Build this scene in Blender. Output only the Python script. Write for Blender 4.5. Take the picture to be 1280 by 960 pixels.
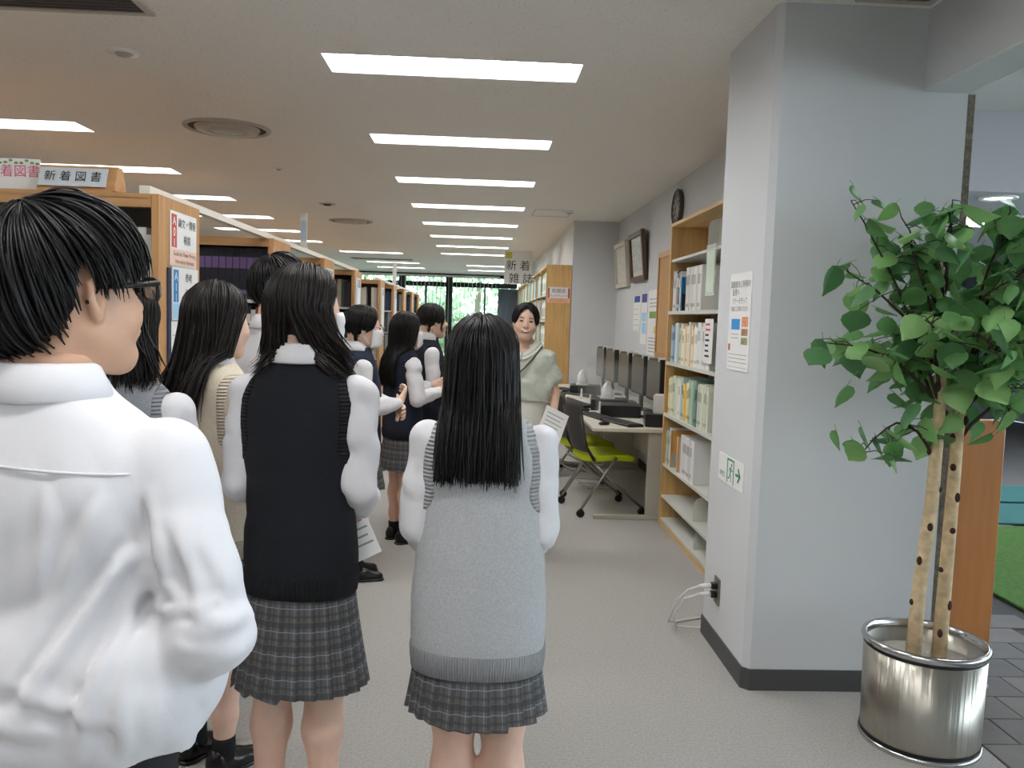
import bpy, bmesh, math, random
import numpy as np
from mathutils import Vector, Matrix
for _o in list(bpy.data.objects): bpy.data.objects.remove(_o)
SC = bpy.context.scene
COL = SC.collection
PI = math.pi
def R(a): return math.radians(a)

# ------------------------------------------------------------------ camera
PITCH, YAW, ROLL, FPX, CAMH = 0.0777587, 0.0408979, 0.031, 1036.0, 1.52
cam = bpy.data.cameras.new('camera'); camo = bpy.data.objects.new('camera', cam); COL.objects.link(camo)
cam.sensor_fit = 'HORIZONTAL'; cam.sensor_width = 17.3; cam.lens = FPX/1280*17.3
cam.clip_start = .05; cam.clip_end = 300
_f = Vector((math.sin(YAW)*math.cos(PITCH), math.cos(YAW)*math.cos(PITCH), -math.sin(PITCH)))
_r0 = Vector((math.cos(YAW), -math.sin(YAW), 0)); _u0 = _r0.cross(_f)
_r = _r0*math.cos(ROLL)+_u0*math.sin(ROLL); _u = -_r0*math.sin(ROLL)+_u0*math.cos(ROLL)
camo.matrix_world = Matrix(((_r.x, _u.x, -_f.x, 0), (_r.y, _u.y, -_f.y, 0), (_r.z, _u.z, -_f.z, CAMH), (0, 0, 0, 1)))
SC.camera = camo

# ------------------------------------------------------------------ world, light levels, exposure
LIGHT = 24.0          # emission of the ceiling light panels
SKY = 7.0
w = bpy.data.worlds.new('sky'); SC.world = w; w.use_nodes = True
_bg = w.node_tree.nodes['Background']; _bg.inputs[0].default_value = (.80, .90, 1.0, 1); _bg.inputs[1].default_value = SKY
SC.view_settings.view_transform = 'Standard'; SC.view_settings.look = 'None'
SC.view_settings.gamma = 1; SC.view_settings.use_curve_mapping = False
SC.view_settings.exposure = 0.0

# ------------------------------------------------------------------ materials
def lin(c):
    if isinstance(c, str):
        c = tuple(int(c[i:i+2], 16) for i in (0, 2, 4))
    return tuple(((v/255)/12.92 if v/255 <= .04045 else ((v/255+.055)/1.055)**2.4) for v in c)
MATS = {}
def mat(name, col, rough=.6, metal=0., spec=.5, bump=None, var=None, emis=0., trans=0., alpha=1., coords='Object', stretch=None, sheen=0., ior=1.45, transl=0.):
    if name in MATS: return MATS[name]
    m = bpy.data.materials.new(name); MATS[name] = m; m.use_nodes = True
    nt = m.node_tree; b = nt.nodes['Principled BSDF']
    c = lin(col) + (1,)
    b.inputs['Base Color'].default_value = c; b.inputs['Roughness'].default_value = rough
    b.inputs['Metallic'].default_value = metal; b.inputs['Specular IOR Level'].default_value = spec
    b.inputs['IOR'].default_value = ior
    if sheen: b.inputs['Sheen Weight'].default_value = sheen
    if trans: b.inputs['Transmission Weight'].default_value = trans
    if alpha < 1: b.inputs['Alpha'].default_value = alpha
    if emis:
        b.inputs['Emission Color'].default_value = c; b.inputs['Emission Strength'].default_value = emis
    if bump or var:
        tc = nt.nodes.new('ShaderNodeTexCoord'); src = tc.outputs[coords]
        if stretch:
            mp = nt.nodes.new('ShaderNodeMapping'); mp.inputs['Scale'].default_value = stretch
            nt.links.new(src, mp.inputs[0]); src = mp.outputs[0]
    if var:
        n = nt.nodes.new('ShaderNodeTexNoise'); n.inputs['Scale'].default_value = var[0]; n.inputs['Detail'].default_value = 5
        nt.links.new(src, n.inputs['Vector'])
        rp = nt.nodes.new('ShaderNodeValToRGB'); k = var[1]
        rp.color_ramp.elements[0].position = .3; rp.color_ramp.elements[1].position = .7
        rp.color_ramp.elements[0].color = tuple(x*(1-k) for x in c[:3])+(1,)
        rp.color_ramp.elements[1].color = tuple(min(1, x*(1+k)) for x in c[:3])+(1,)
        nt.links.new(n.outputs['Fac'], rp.inputs[0]); nt.links.new(rp.outputs[0], b.inputs['Base Color'])
    if bump:
        n2 = nt.nodes.new('ShaderNodeTexNoise'); n2.inputs['Scale'].default_value = bump[0]; n2.inputs['Detail'].default_value = 3
        nt.links.new(src, n2.inputs['Vector'])
        bp = nt.nodes.new('ShaderNodeBump'); bp.inputs['Strength'].default_value = bump[1]; bp.inputs['Distance'].default_value = bump[2] if len(bump) > 2 else .003
        nt.links.new(n2.outputs['Fac'], bp.inputs['Height']); nt.links.new(bp.outputs[0], b.inputs['Normal'])
    return m
def emit(name, col, strength):
    if name in MATS: return MATS[name]
    m = bpy.data.materials.new(name); MATS[name] = m; m.use_nodes = True
    nt = m.node_tree; nt.nodes.clear()
    e = nt.nodes.new('ShaderNodeEmission'); o = nt.nodes.new('ShaderNodeOutputMaterial')
    e.inputs[0].default_value = lin(col)+(1,); e.inputs[1].default_value = strength
    nt.links.new(e.outputs[0], o.inputs[0]); return m
def wood(name, col, axis=2, amt=.16):
    st = [14, 14, 14]; st[axis] = 1.2
    return mat(name, col, .42, var=(2.2, amt), stretch=tuple(st), bump=(6, .05))

# ------------------------------------------------------------------ mesh builder
class MB:
    def __init__(s): s.v = []; s.f = []; s.m = []; s.cur = 0; s.uv = None
    def slot(s, i): s.cur = i; return s
    def add(s, vs, fs):
        o = len(s.v); s.v += [tuple(p) for p in vs]
        for f in fs: s.f.append(tuple(i+o for i in f)); s.m.append(s.cur)
        return s
    def box(s, x0, y0, z0, x1, y1, z1, M=None):
        vs = [(x0,y0,z0),(x1,y0,z0),(x1,y1,z0),(x0,y1,z0),(x0,y0,z1),(x1,y0,z1),(x1,y1,z1),(x0,y1,z1)]
        if M is not None: vs = [tuple(M @ Vector(p)) for p in vs]
        return s.add(vs, [(0,3,2,1),(4,5,6,7),(0,1,5,4),(1,2,6,5),(2,3,7,6),(3,0,4,7)])
    def cbox(s, x0, y0, z0, x1, y1, z1, c, M=None):      # box with chamfered vertical edges and top/bottom
        def ring(i, z):
            a, b, d, e = x0+i, x1-i, y0+i, y1-i
            return [(a+c-min(i,c)*0, d, z), (b-c, d, z), (b, d+c, z), (b, e-c, z), (b-c, e, z), (a+c, e, z), (a, e-c, z), (a, d+c, z)]
        rings = [ring(c*.6, z0), ring(0, z0+c*.6), ring(0, z1-c*.6), ring(c*.6, z1)]
        if M is not None: rings = [[tuple(M @ Vector(p)) for p in r] for r in rings]
        return s.loft(rings)
    def loft(s, rings, closed=True, caps=True):
        n = len(rings[0]); o = len(s.v)
        for r in rings: s.v += [tuple(p) for p in r]
        for i in range(len(rings)-1):
            for j in range(n if closed else n-1):
                k = (j+1) % n
                s.f.append((o+i*n+j, o+i*n+k, o+(i+1)*n+k, o+(i+1)*n+j)); s.m.append(s.cur)
        if caps and closed:
            s.f.append(tuple(o+j for j in reversed(range(n)))); s.m.append(s.cur)
            s.f.append(tuple(o+(len(rings)-1)*n+j for j in range(n))); s.m.append(s.cur)
        return s
    def tube(s, pts, r, n=8, caps=True):
        pts = [Vector(p) for p in pts]; rs = r if isinstance(r, (list, tuple)) else [r]*len(pts)
        rings = []; up = None
        for i, p in enumerate(pts):
            t = (pts[min(i+1, len(pts)-1)]-pts[max(i-1, 0)]).normalized()
            if up is None:
                a = Vector((0, 0, 1)) if abs(t.z) < .9 else Vector((1, 0, 0)); up = (a-t*a.dot(t)).normalized()
            else: up = (up-t*up.dot(t)).normalized()
            q = t.cross(up)
            rings.append([p+(up*math.cos(2*PI*k/n)+q*math.sin(2*PI*k/n))*rs[i] for k in range(n)])
        return s.loft(rings, caps=caps)
    def lathe(s, prof, n=24, c=(0,0,0), caps=False, ex=1., ey=1.):
        return s.loft([[(c[0]+r*ex*math.cos(2*PI*k/n), c[1]+r*ey*math.sin(2*PI*k/n), c[2]+z) for k in range(n)] for r, z in prof], caps=caps)
    def ell(s, c, r, n=12, m=8, M=None):
        rings = []
        for i in range(m+1):
            t = PI*i/m; t = min(max(t, .02), PI-.02)
            rg = [Vector((r[0]*math.sin(t)*math.cos(2*PI*k/n), r[1]*math.sin(t)*math.sin(2*PI*k/n), -r[2]*math.cos(t))) for k in range(n)]
            if M is not None: rg = [M @ p for p in rg]
            rings.append([(p.x+c[0], p.y+c[1], p.z+c[2]) for p in rg])
        return s.loft(rings)
    def prism(s, poly, a, b, axis='y'):       # poly of (u,v); extruded along the axis from a to b
        def p3(u, v, w): return {'y': (u, w, v), 'x': (w, u, v), 'z': (u, v, w)}[axis]
        n = len(poly)
        return s.loft([[p3(u, v, a) for u, v in poly], [p3(u, v, b) for u, v in poly]])
    def mesh(s, name, mats, smooth=False):
        me = bpy.data.meshes.new(name); me.from_pydata(s.v, [], s.f)
        for m in (mats if isinstance(mats, (list, tuple)) else [mats]): me.materials.append(m)
        if any(s.m): me.polygons.foreach_set('material_index', s.m)
        if smooth: me.polygons.foreach_set('use_smooth', [True]*len(me.polygons))
        bm = bmesh.new(); bm.from_mesh(me); bmesh.ops.recalc_face_normals(bm, faces=bm.faces); bm.to_mesh(me); bm.free()
        me.update(); return me
    def build(s, name, mats, parent=None, smooth=False, loc=(0,0,0), rz=0):
        return link(name, s.mesh(name, mats, smooth), parent, loc, rz)
def link(name, me, parent=None, loc=(0,0,0), rz=0):
    o = bpy.data.objects.new(name, me); COL.objects.link(o); o.location = loc; o.rotation_euler = (0, 0, rz)
    if parent: o.parent = parent
    return o
def tag(o, label=None, cat=None, group=None, kind=None):
    if label: o['label'] = label
    if cat: o['category'] = cat
    if group: o['group'] = group
    if kind: o['kind'] = kind
    return o
def thing(name, label, cat, loc=(0,0,0), rz=0, group=None):
    return tag(link(name, None, None, loc, rz), label, cat, group)
def struct(o): o['kind'] = 'structure'; return o
def smooth_by_angle(o, ang=35):
    me = o.data
    me.polygons.foreach_set('use_smooth', [True]*len(me.polygons))
    bm = bmesh.new(); bm.from_mesh(me)
    for e in bm.edges:
        if len(e.link_faces) == 2 and e.calc_face_angle(0) > R(ang): e.smooth = False
    bm.to_mesh(me); bm.free(); return o
def text(body, size, m, parent, M, name='lettering', align='CENTER', sx=1., depth=.0008):
    """flat lettering: text laid in the XY plane of matrix M"""
    cu = bpy.data.curves.new(name, 'FONT'); cu.body = body; cu.size = size; cu.align_x = align; cu.align_y = 'CENTER'; cu.resolution_u = 3
    t = bpy.data.objects.new(name, cu); COL.objects.link(t)
    dg = bpy.context.evaluated_depsgraph_get()
    me = bpy.data.meshes.new_from_object(t.evaluated_get(dg)); bpy.data.objects.remove(t); bpy.data.curves.remove(cu)
    me.name = name; me.transform(Matrix.Diagonal((sx, 1, 1, 1))); me.transform(M)
    me.materials.clear(); me.materials.append(m)
    return link(name, me, parent)
def face_mat(origin, right, up):
    """matrix whose local XY plane is spanned by right / up at origin"""
    r = Vector(right).normalized(); u = Vector(up).normalized(); n = r.cross(u)
    return Matrix(((r.x, u.x, n.x, origin[0]), (r.y, u.y, n.y, origin[1]), (r.z, u.z, n.z, origin[2]), (0, 0, 0, 1)))

M_WALL = mat('wall_paint', (208, 210, 212), .75, bump=(160, .12), var=(1.2, .03))
M_CEIL = mat('ceiling_board', (236, 234, 230), .9, bump=(38, .6, .005), var=(85, .1))
for _n in M_CEIL.node_tree.nodes:      # pale board with sparse dark fissure specks
    if _n.type == 'VALTORGB':
        _n.color_ramp.elements[0].position = .30; _n.color_ramp.elements[1].position = .37
        _c = _n.color_ramp.elements[1].color[:]; _n.color_ramp.elements[0].color = tuple(v*.5 for v in lin((236, 234, 230)))+(1,); _n.color_ramp.elements[1].color = lin((236, 234, 230))+(1,)
M_CARPET = mat('carpet', (176, 173, 168), .95, bump=(420, .9, .004), var=(95, .13))
M_BASE = mat('vinyl_base', (74, 75, 74), .5)
M_OAK = wood('oak_vertical', (190, 144, 96), 2)
M_OAKX = wood('oak_along_x', (190, 144, 96), 0)
M_OAKL = wood('pale_oak', (206, 166, 108), 2)
M_OAKLY = wood('pale_oak_along_y', (214, 178, 124), 1)
M_STEEL_W = mat('cream_steel_shelf', (206, 207, 198), .45)
M_DARKBACK = mat('dark_steel_back', (92, 90, 86), .6)
M_WHITE = mat('white_plastic', (232, 232, 230), .4)
M_PAPER = mat('paper', (236, 236, 234), .7)
M_BLACK = mat('black_plastic', (24, 24, 26), .4)
M_INK = mat('ink', (30, 30, 34), .7)
M_CHROME = mat('chrome', (200, 200, 200), .18, metal=1)
# ================================================================== the setting
CEIL = 2.8
LY = [4.24+1.79*i for i in range(-4, 8)]
FIX = [(-.82, y, .48) for y in LY] + [(-4.17, y, -2.87) for y in LY[:-1]]
FIX += [(-2.9, 17.1, -1.62), (-2.75, 20.1, -1.5), (-2.75, 22.1, -1.5), (-.36, 20.35, .74), (-.36, 22.35, .74)]
FIX = [(a, y, b, y+.315) for a, y, b in FIX]
DARKVENT = [(-2.55, 4.0, -1.66, 4.27)]
XL, XR, YB, YF = -9.0, 1.93, -5.0, 24.6
def holed_plane(x0, y0, x1, y1, z, holes, th=.02):
    xs = sorted({x0, x1} | {h[0] for h in holes} | {h[2] for h in holes}); ys = sorted({y0, y1} | {h[1] for h in holes} | {h[3] for h in holes})
    mb = MB()
    for i in range(len(xs)-1):
        for j in range(len(ys)-1):
            cx, cy = (xs[i]+xs[i+1])/2, (ys[j]+ys[j+1])/2
            if any(h[0] < cx < h[2] and h[1] < cy < h[3] for h in holes): continue
            mb.add([(xs[i], ys[j], z), (xs[i], ys[j+1], z), (xs[i+1], ys[j+1], z), (xs[i+1], ys[j], z)], [(0, 1, 2, 3)])
    return mb
c = struct(holed_plane(XL, YB, XR, YF, CEIL, FIX).build('ceiling', M_CEIL))
struct(MB().box(XL, YB, CEIL+.3, 1.93, YF, CEIL+.4).build('ceiling_slab', M_CEIL))
struct(MB().box(XL, YB, -.1, 1.9, YF+.5, 0).build('floor', M_CARPET))
struct(MB().box(XL-.1, YB, 0, XL, YF, CEIL+.3).build('wall_left', M_WALL))
struct(MB().box(XL, YB-.1, 0, 12, YB, CEIL+.5).build('wall_back', M_WALL))
# pillar 1 with chamfered near corner, its stretch of wall, pillar 2
pl = [(1.145, 3.97), (1.145, 3.355), (1.172, 3.33), (1.93, 3.33), (1.93, 3.97)]
p1o = struct(MB().prism(pl, .0, CEIL+.3, 'z').build('wall_pillar', M_WALL))
bs = [(1.138, 3.975), (1.138, 3.352), (1.169, 3.322), (1.937, 3.322), (1.937, 3.975)]
struct(MB().prism(bs, 0, .09, 'z').build('baseboard_pillar', M_BASE))
struct(MB().box(1.92, 3.34, .1, 1.966, 3.9, 2.478).build('trim_1', mat('rough_concrete', (122, 112, 98), .95, bump=(90, 1, .01), var=(60, .3))))
struct(MB().box(1.745, 3.97, 0, 1.93, 10.65, CEIL+.3).build('wall_right', M_WALL))
struct(MB().box(1.165, 10.65, 0, 1.93, YF, CEIL+.3).build('wall_pillar_far', M_WALL))
struct(MB().box(1.735, 6.2, 0, 1.746, 10.64, .08).build('baseboard_right', M_BASE))
struct(MB().box(1.155, 10.64, 0, 1.74, 10.651, .08).build('baseboard_far', M_BASE))
# beam over the opening, from the pillar towards the camera
struct(MB().prism([(1.75, 2.485), (1.755, 2.478), (1.93, 2.478), (1.93, CEIL+.3), (1.75, CEIL+.3)], YB, 3.33, 'y').build('wall_beam', M_WALL))
# window wall
WY = YF
M_FRAME = mat('dark_window_frame', (44, 46, 50), .45, metal=.3)
M_GLASS = mat('window_glass', (245, 250, 250), .02, trans=1.0, spec=.5, ior=1.01)
struct(MB().box(XL, WY, CEIL-.1, 1.17, WY+.2, CEIL+.3).build('trim_2', M_FRAME))
struct(MB().box(XL, WY, 0, 1.17, WY+.2, .12).build('baseboard_window', M_BASE))
mx = [-9.0, -6.6, -4.6, -2.3, -.93, 1.17]
for i in range(5):
    wn = struct(link('window_%d' % (i+1), None))
    a, b = mx[i], mx[i+1]
    MB().box(a-.1 if i else a, WY-.03, .12, a+.1, WY+.15, CEIL-.1).build('window_frame', M_FRAME, wn)
    MB().box(a+.1, WY, 2.42, b-.1, WY+.12, 2.56).build('transom', M_FRAME, wn)
    MB().box((a+b)/2-.03, WY+.02, .12, (a+b)/2+.03, WY+.1, 2.42).build('mullion', M_FRAME, wn)
    MB().box(a+.1, WY+.05, 2.56, b-.1, WY+.06, CEIL-.1).build('pane', M_GLASS, wn)
    MB().box(a+.1, WY+.05, .12, (a+b)/2-.03, WY+.06, 2.42).build('pane', M_GLASS, wn)
    MB().box((a+b)/2+.03, WY+.05, .12, b-.1, WY+.06, 2.42).build('pane', M_GLASS, wn)
# vertical blind: narrow fabric slats hung edge-on from a rail, and a drawn curtain at the right
M_SLAT = mat('blind_fabric', (186, 192, 190), .8)
rnd = random.Random(5)
vb = thing('vertical_blind', 'pale vertical slat blind turned open across the far window', 'blind', (0, WY-.18, 0))
MB().box(-4.9, -.03, CEIL-.1, .55, .03, CEIL-.05).build('head_rail', M_WHITE, vb)
sm = MB().box(-.0035, -.045, .15, .0035, .045, CEIL-.1).mesh('slat', M_SLAT)
x = -4.85
while x < .55:
    o = link('slat', sm, vb, (x, 0, 0), R(rnd.uniform(-10, 10))); x += .115
cu = MB(); N = 90
ring0 = [(.5+.66*i/N, WY-.3+.05*math.sin(i*2*PI/6.4)+.015*math.sin(i*1.7)) for i in range(N+1)]
poly = ring0+[(x, y+.006) for x, y in reversed(ring0)]
cu.prism(poly, .06, 2.4, 'z')
cur = cu.build('curtain', mat('curtain_cloth', (140, 150, 162), .85, bump=(300, .2)), None, True)
tag(cur, 'grey blue pleated curtain gathered at the right of the far window', 'curtain')

# ---------------------------------------------------------------- lobby to the right
LX = 9.5
struct(MB().box(1.9, YB, -.1, LX, 16, -.012).build('floor_lobby', mat('paver_joint', (88, 85, 82), .9)))
fl = bpy.data.objects['floor_lobby']
pm = [MB().cbox(-.148, -.098, -.03, .148, .098, 0, .004).mesh('paver', mat('paver_%d' % k, c_, .62, bump=(120, .3), var=(9, .08))) for k, c_ in enumerate([(112, 108, 104), (104, 101, 98), (119, 114, 109)])]
rnd = random.Random(2)
n = 0
for j in range(30):
    for i in range(-1 if j % 2 else 0, 8):
        y = 1.6+.2*j; x = 2.06+.3*i+(.15 if j % 2 else 0)
        if x > 2.85 and 3.0 < y < 6.2 or n >= 298: continue
        link('paver', rnd.choice(pm), fl, (x, y, -.001-rnd.random()*.002)); n += 1
struct(MB().box(1.9, 7.6, -.05, LX, 16, -.002).build('floor_lobby_far', mat('lobby_floor_far', (112, 108, 106), .6, var=(3, .06))))
struct(MB().box(1.93, YB, 3.2, LX, 6.3, 3.3).build('ceiling_lobby', mat('lobby_ceiling', (190, 186, 182), .9, bump=(60, .3))))
struct(MB().box(1.93, 6.25, 2.6, LX, 16, 3.2).build('ceiling_lobby_low', mat('lobby_soffit', (172, 170, 172), .8)))
struct(MB().box(LX, YB, 2.6, LX+.1, 16, 3.3).box(LX, YB, 0, LX+.1, 16, .1).box(LX, 9, .1, LX+.1, 16, 2.6).build('wall_lobby_side', M_WALL))
for k in range(7):
    wn = struct(link('window_%d' % (k+6), None)); MB().box(LX, YB+2*k, .1, LX+.08, YB+2*k+.08, 2.6).build('window_frame', M_FRAME, wn); MB().box(LX+.03, YB+2*k+.08, .1, LX+.04, YB+2*k+2, 2.6).build('pane', M_GLASS, wn)
struct(MB().box(1.93, 16, 0, LX, 16.1, 3.1).build('wall_lobby_far', mat('lobby_far_wall', (120, 124, 134), .7)))
struct(MB().box(5.3, 13.2, 0, 5.8, 13.7, 2.6).build('wall_lobby_column', mat('dark_column', (70, 72, 80), .5)))
struct(MB().box(6.6, 14.6, 0, 9.4, 14.7, 1.9).build('wall_lobby_partition', mat('partition_blue', (150, 156, 172), .6)))
dl = thing('downlight', 'round recessed downlight in the lobby soffit beyond the tree', 'light', (4.07, 6.5, 2.6))
MB().lathe([(.14, -.0), (.14, -.012), (.115, -.014), (.1, .0)], 28).build('trim_ring', M_WHITE, dl, True)
MB().lathe([(.1, -.004), (.001, -.004)], 28).build('lamp_disc', emit('downlight_lamp', (255, 250, 240), 8), dl)
for k, (x, y) in enumerate([(3.2, 4.2), (6.5, 4.2), (4.9, 7.75)]):  # two unseen fixtures added to brighten the lobby; third imitates a lit ceiling band
    cl = thing('lobby_light', ['square lobby ceiling light hidden behind the near pillar', 'square lobby ceiling light far right of the tree', 'wide bright lobby ceiling light beyond the downlight'][k], 'light', (x, y, 3.2 if y < 6 else 2.6))
    hx = .33 if k < 2 else .9
    MB().box(-hx, -.33, -.03, hx, .33, 0).build('housing', M_WHITE, cl)
    MB().box(-hx+.03, -.3, -.034, hx-.03, .3, -.03).build('lamp_panel', emit('lobby_lamp', (232, 240, 255), 22), cl)
mg = MB().box(0, 0, 0, 2.3, 3.3, .014).build('turf_mat', mat('turf', (88, 130, 52), .9, bump=(300, 1, .01), var=(40, .2)), None, loc=(3.05, 2.98, 0))
tag(mg, 'bright green artificial turf mat lying on the lobby pavers', 'mat')
for k, (x, y, lab) in enumerate([(3.6, 6.4, 'teal floor mat just behind the green turf in the lobby'), (3.8, 7.25, 'farther teal floor mat beyond the first one in the lobby')]):
    o = MB().box(0, 0, 0, 3.6, .76, .012).build('teal_mat', mat('teal_mat', (52, 108, 104), .85, bump=(200, .6)), None, loc=(x, y, 0)); tag(o, lab, 'mat')
# wooden low partition next to the pillar
pn = thing('low_partition', 'low warm wooden partition panel standing between pillar and lobby', 'partition', (1.969, 3.37, 0))
MB().cbox(0, 0, .012, .25, .05, 1.16, .004).build('board', wood('warm_panel', (198, 132, 76), 2, .08), pn)
MB().box(-.004, .005, 0, .262, .045, .012).build('foot_plate', M_WHITE, pn)

# ---------------------------------------------------------------- ceiling lights and fittings
M_HOUS = mat('white_enamel', (240, 240, 238), .35)
M_LAMP = emit('light_panel', (253, 253, 253), LIGHT)
def light_mesh(L, W, D=.075):
    mb = MB(); i = .035
    out = [(0, 0), (L, 0), (L, W), (0, W)]; inn = [(i, i), (L-i, i), (L-i, W-i), (i, W-i)]
    vs = [(x, y, 0) for x, y in out]+[(x, y, D) for x, y in inn]+[(x-.0, y, D+.01) for x, y in out]
    mb.add(vs, [(0, 1, 5, 4), (1, 2, 6, 5), (2, 3, 7, 6), (3, 0, 4, 7), (0, 8, 9, 1), (1, 9, 10, 2), (2, 10, 11, 3), (3, 11, 8, 0), (8, 11, 10, 9)])
    return mb.mesh('housing', M_HOUS), MB().box(i, i, D-.006, L-i, W-i, D-.001).mesh('lamp_panel', M_LAMP)
LM = {}
for k, (x0, y0, x1, y1) in enumerate(FIX):
    key = round(x1-x0, 2)
    if key not in LM: LM[key] = light_mesh(x1-x0, y1-y0)
    if k < len(LY): col_, i_ = 'main aisle ceiling row', k
    elif k < 2*len(LY)-1: col_, i_ = 'ceiling row above the left bookshelves', k-len(LY)
    else: col_, i_ = ['left group by the window', 'left group by the window', 'left group by the window', 'right pair by the window', 'right pair by the window'][k-2*len(LY)+1], k
    ords = ['first', 'second', 'third', 'fourth', 'fifth', 'sixth', 'seventh', 'eighth']
    if k < len(LY):
        lab = ('long recessed light, %s visible from the front of the main aisle ceiling row' % ords[i_-4]) if i_ >= 4 else 'long recessed light of the main aisle row behind the viewer'
    elif k < 2*len(LY)-1:
        lab = ('long recessed light, %s visible from the front above the left bookshelves' % ords[i_-5]) if i_ >= 5 else 'long recessed light above the left bookshelves outside the view'
    else:
        lab = ['recessed light left of the aisle row in front of the dark slot vent', 'recessed light just behind the dark slot vent near the window', 'recessed light at the left nearest to the far window', 'recessed light of the far right pair, nearer one', 'recessed light of the far right pair, closest to the window'][k-2*len(LY)+1]
    t = thing('ceiling_light', lab, 'light', (x0, y0, CEIL), 0, 'recessed ceiling lights')
    link('housing', LM[key][0], t); link('lamp_panel', LM[key][1], t)
M_GRILL = mat('vent_metal', (186, 180, 172), .5); M_GDARK = mat('vent_dark', (70, 66, 62), .8)
def diffuser(x, y, lab):
    d = thing('air_diffuser', lab, 'vent', (x, y, CEIL), 0, 'round ceiling diffusers')
    MB().lathe([(.30, 0), (.295, -.012), (.272, -.016), (.262, -.004)], 36).build('outer_ring', M_GRILL, d, True)
    MB().lathe([(.264, -.003), (.19, -.003)], 36).build('gap', M_GDARK, d)
    MB().lathe([(.222, -.002), (.212, -.022), (.15, -.026), (.125, -.008)], 36).build('cone', M_GRILL, d, True)
    MB().lathe([(.12, -.006), (.10, -.03), (.05, -.034), (.001, -.03)], 36).build('core', M_GRILL, d, True)
diffuser(-1.81, 6.02, 'large round ceiling air diffuser over the left bookshelves, nearest')
diffuser(-1.81, 11.6, 'round ceiling air diffuser farther along towards the window')
def smallround(x, y, r, lab, dark):
    d = thing('ceiling_fitting', lab, 'fitting', (x, y, CEIL))
    MB().lathe([(r, 0), (r*.95, -.008), (r*.6, -.01), (r*.55, -.004)], 24).build('rim', M_GRILL if dark else M_WHITE, d, True)
    MB().lathe([(r*.55, -.003), (r*.4, -.02), (.001, -.022)], 20).build('centre', M_GDARK if dark else M_GRILL, d, True)
smallround(-1.83, 4.36, .075, 'small round sensor in the ceiling beside the dark panel', False)
smallround(-1.83, 7.6, .04, 'tiny round sprinkler cap beyond the large diffuser', False)
smallround(-1.82, 9.9, .1, 'small dark round speaker before the second diffuser', True)
smallround(1.02, 9.86, .09, 'small round smoke detector near the far grey pillar', False)
h = thing('access_hatch', 'thin framed square ceiling hatch near the far pillar', 'hatch', (.6, 9.7, CEIL))
for a in ((0, 0, .45, .012), (0, .62, .45, .632), (0, 0, .012, .632), (.438, 0, .45, .632)):
    MB().box(a[0], a[1], -.004, a[2], a[3], 0).build('frame_strip', M_GRILL, h)
def slotvent(x, y, wx, wy, lab, m):
    v = thing('ceiling_vent', lab, 'vent', (x, y, CEIL))
    MB().box(.03, .03, -.006, wx-.03, wy-.03, 0).build('backing', m, v)
    f = MB()
    f.box(0, 0, -.012, wx, .03, 0).box(0, wy-.03, -.012, wx, wy, 0).box(0, .03, -.012, .03, wy-.03, 0).box(wx-.03, .03, -.012, wx, wy-.03, 0)
    f.build('frame', M_GRILL, v)
    ns = max(3, int(wy/.04))
    s_ = MB().box(.03, -.003, -.011, wx-.03, .003, -.006).mesh('slat', m)
    for i in range(ns): link('slat', s_, v, (0, .03+(wy-.06)*(i+.5)/ns, 0))
slotvent(-3.1, 3.26, 1.65, .53, 'dark grey rectangular ceiling panel at the upper left', mat('vent_dark2', (84, 80, 78), .7))
slotvent(-2.95, 18.9, 1.4, .3, 'dark slot vent in the ceiling near the far window', M_GDARK)
slotvent(1.42, 2.75, .3, .52, 'dark ceiling grille right above the near pillar', M_GDARK)
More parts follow.
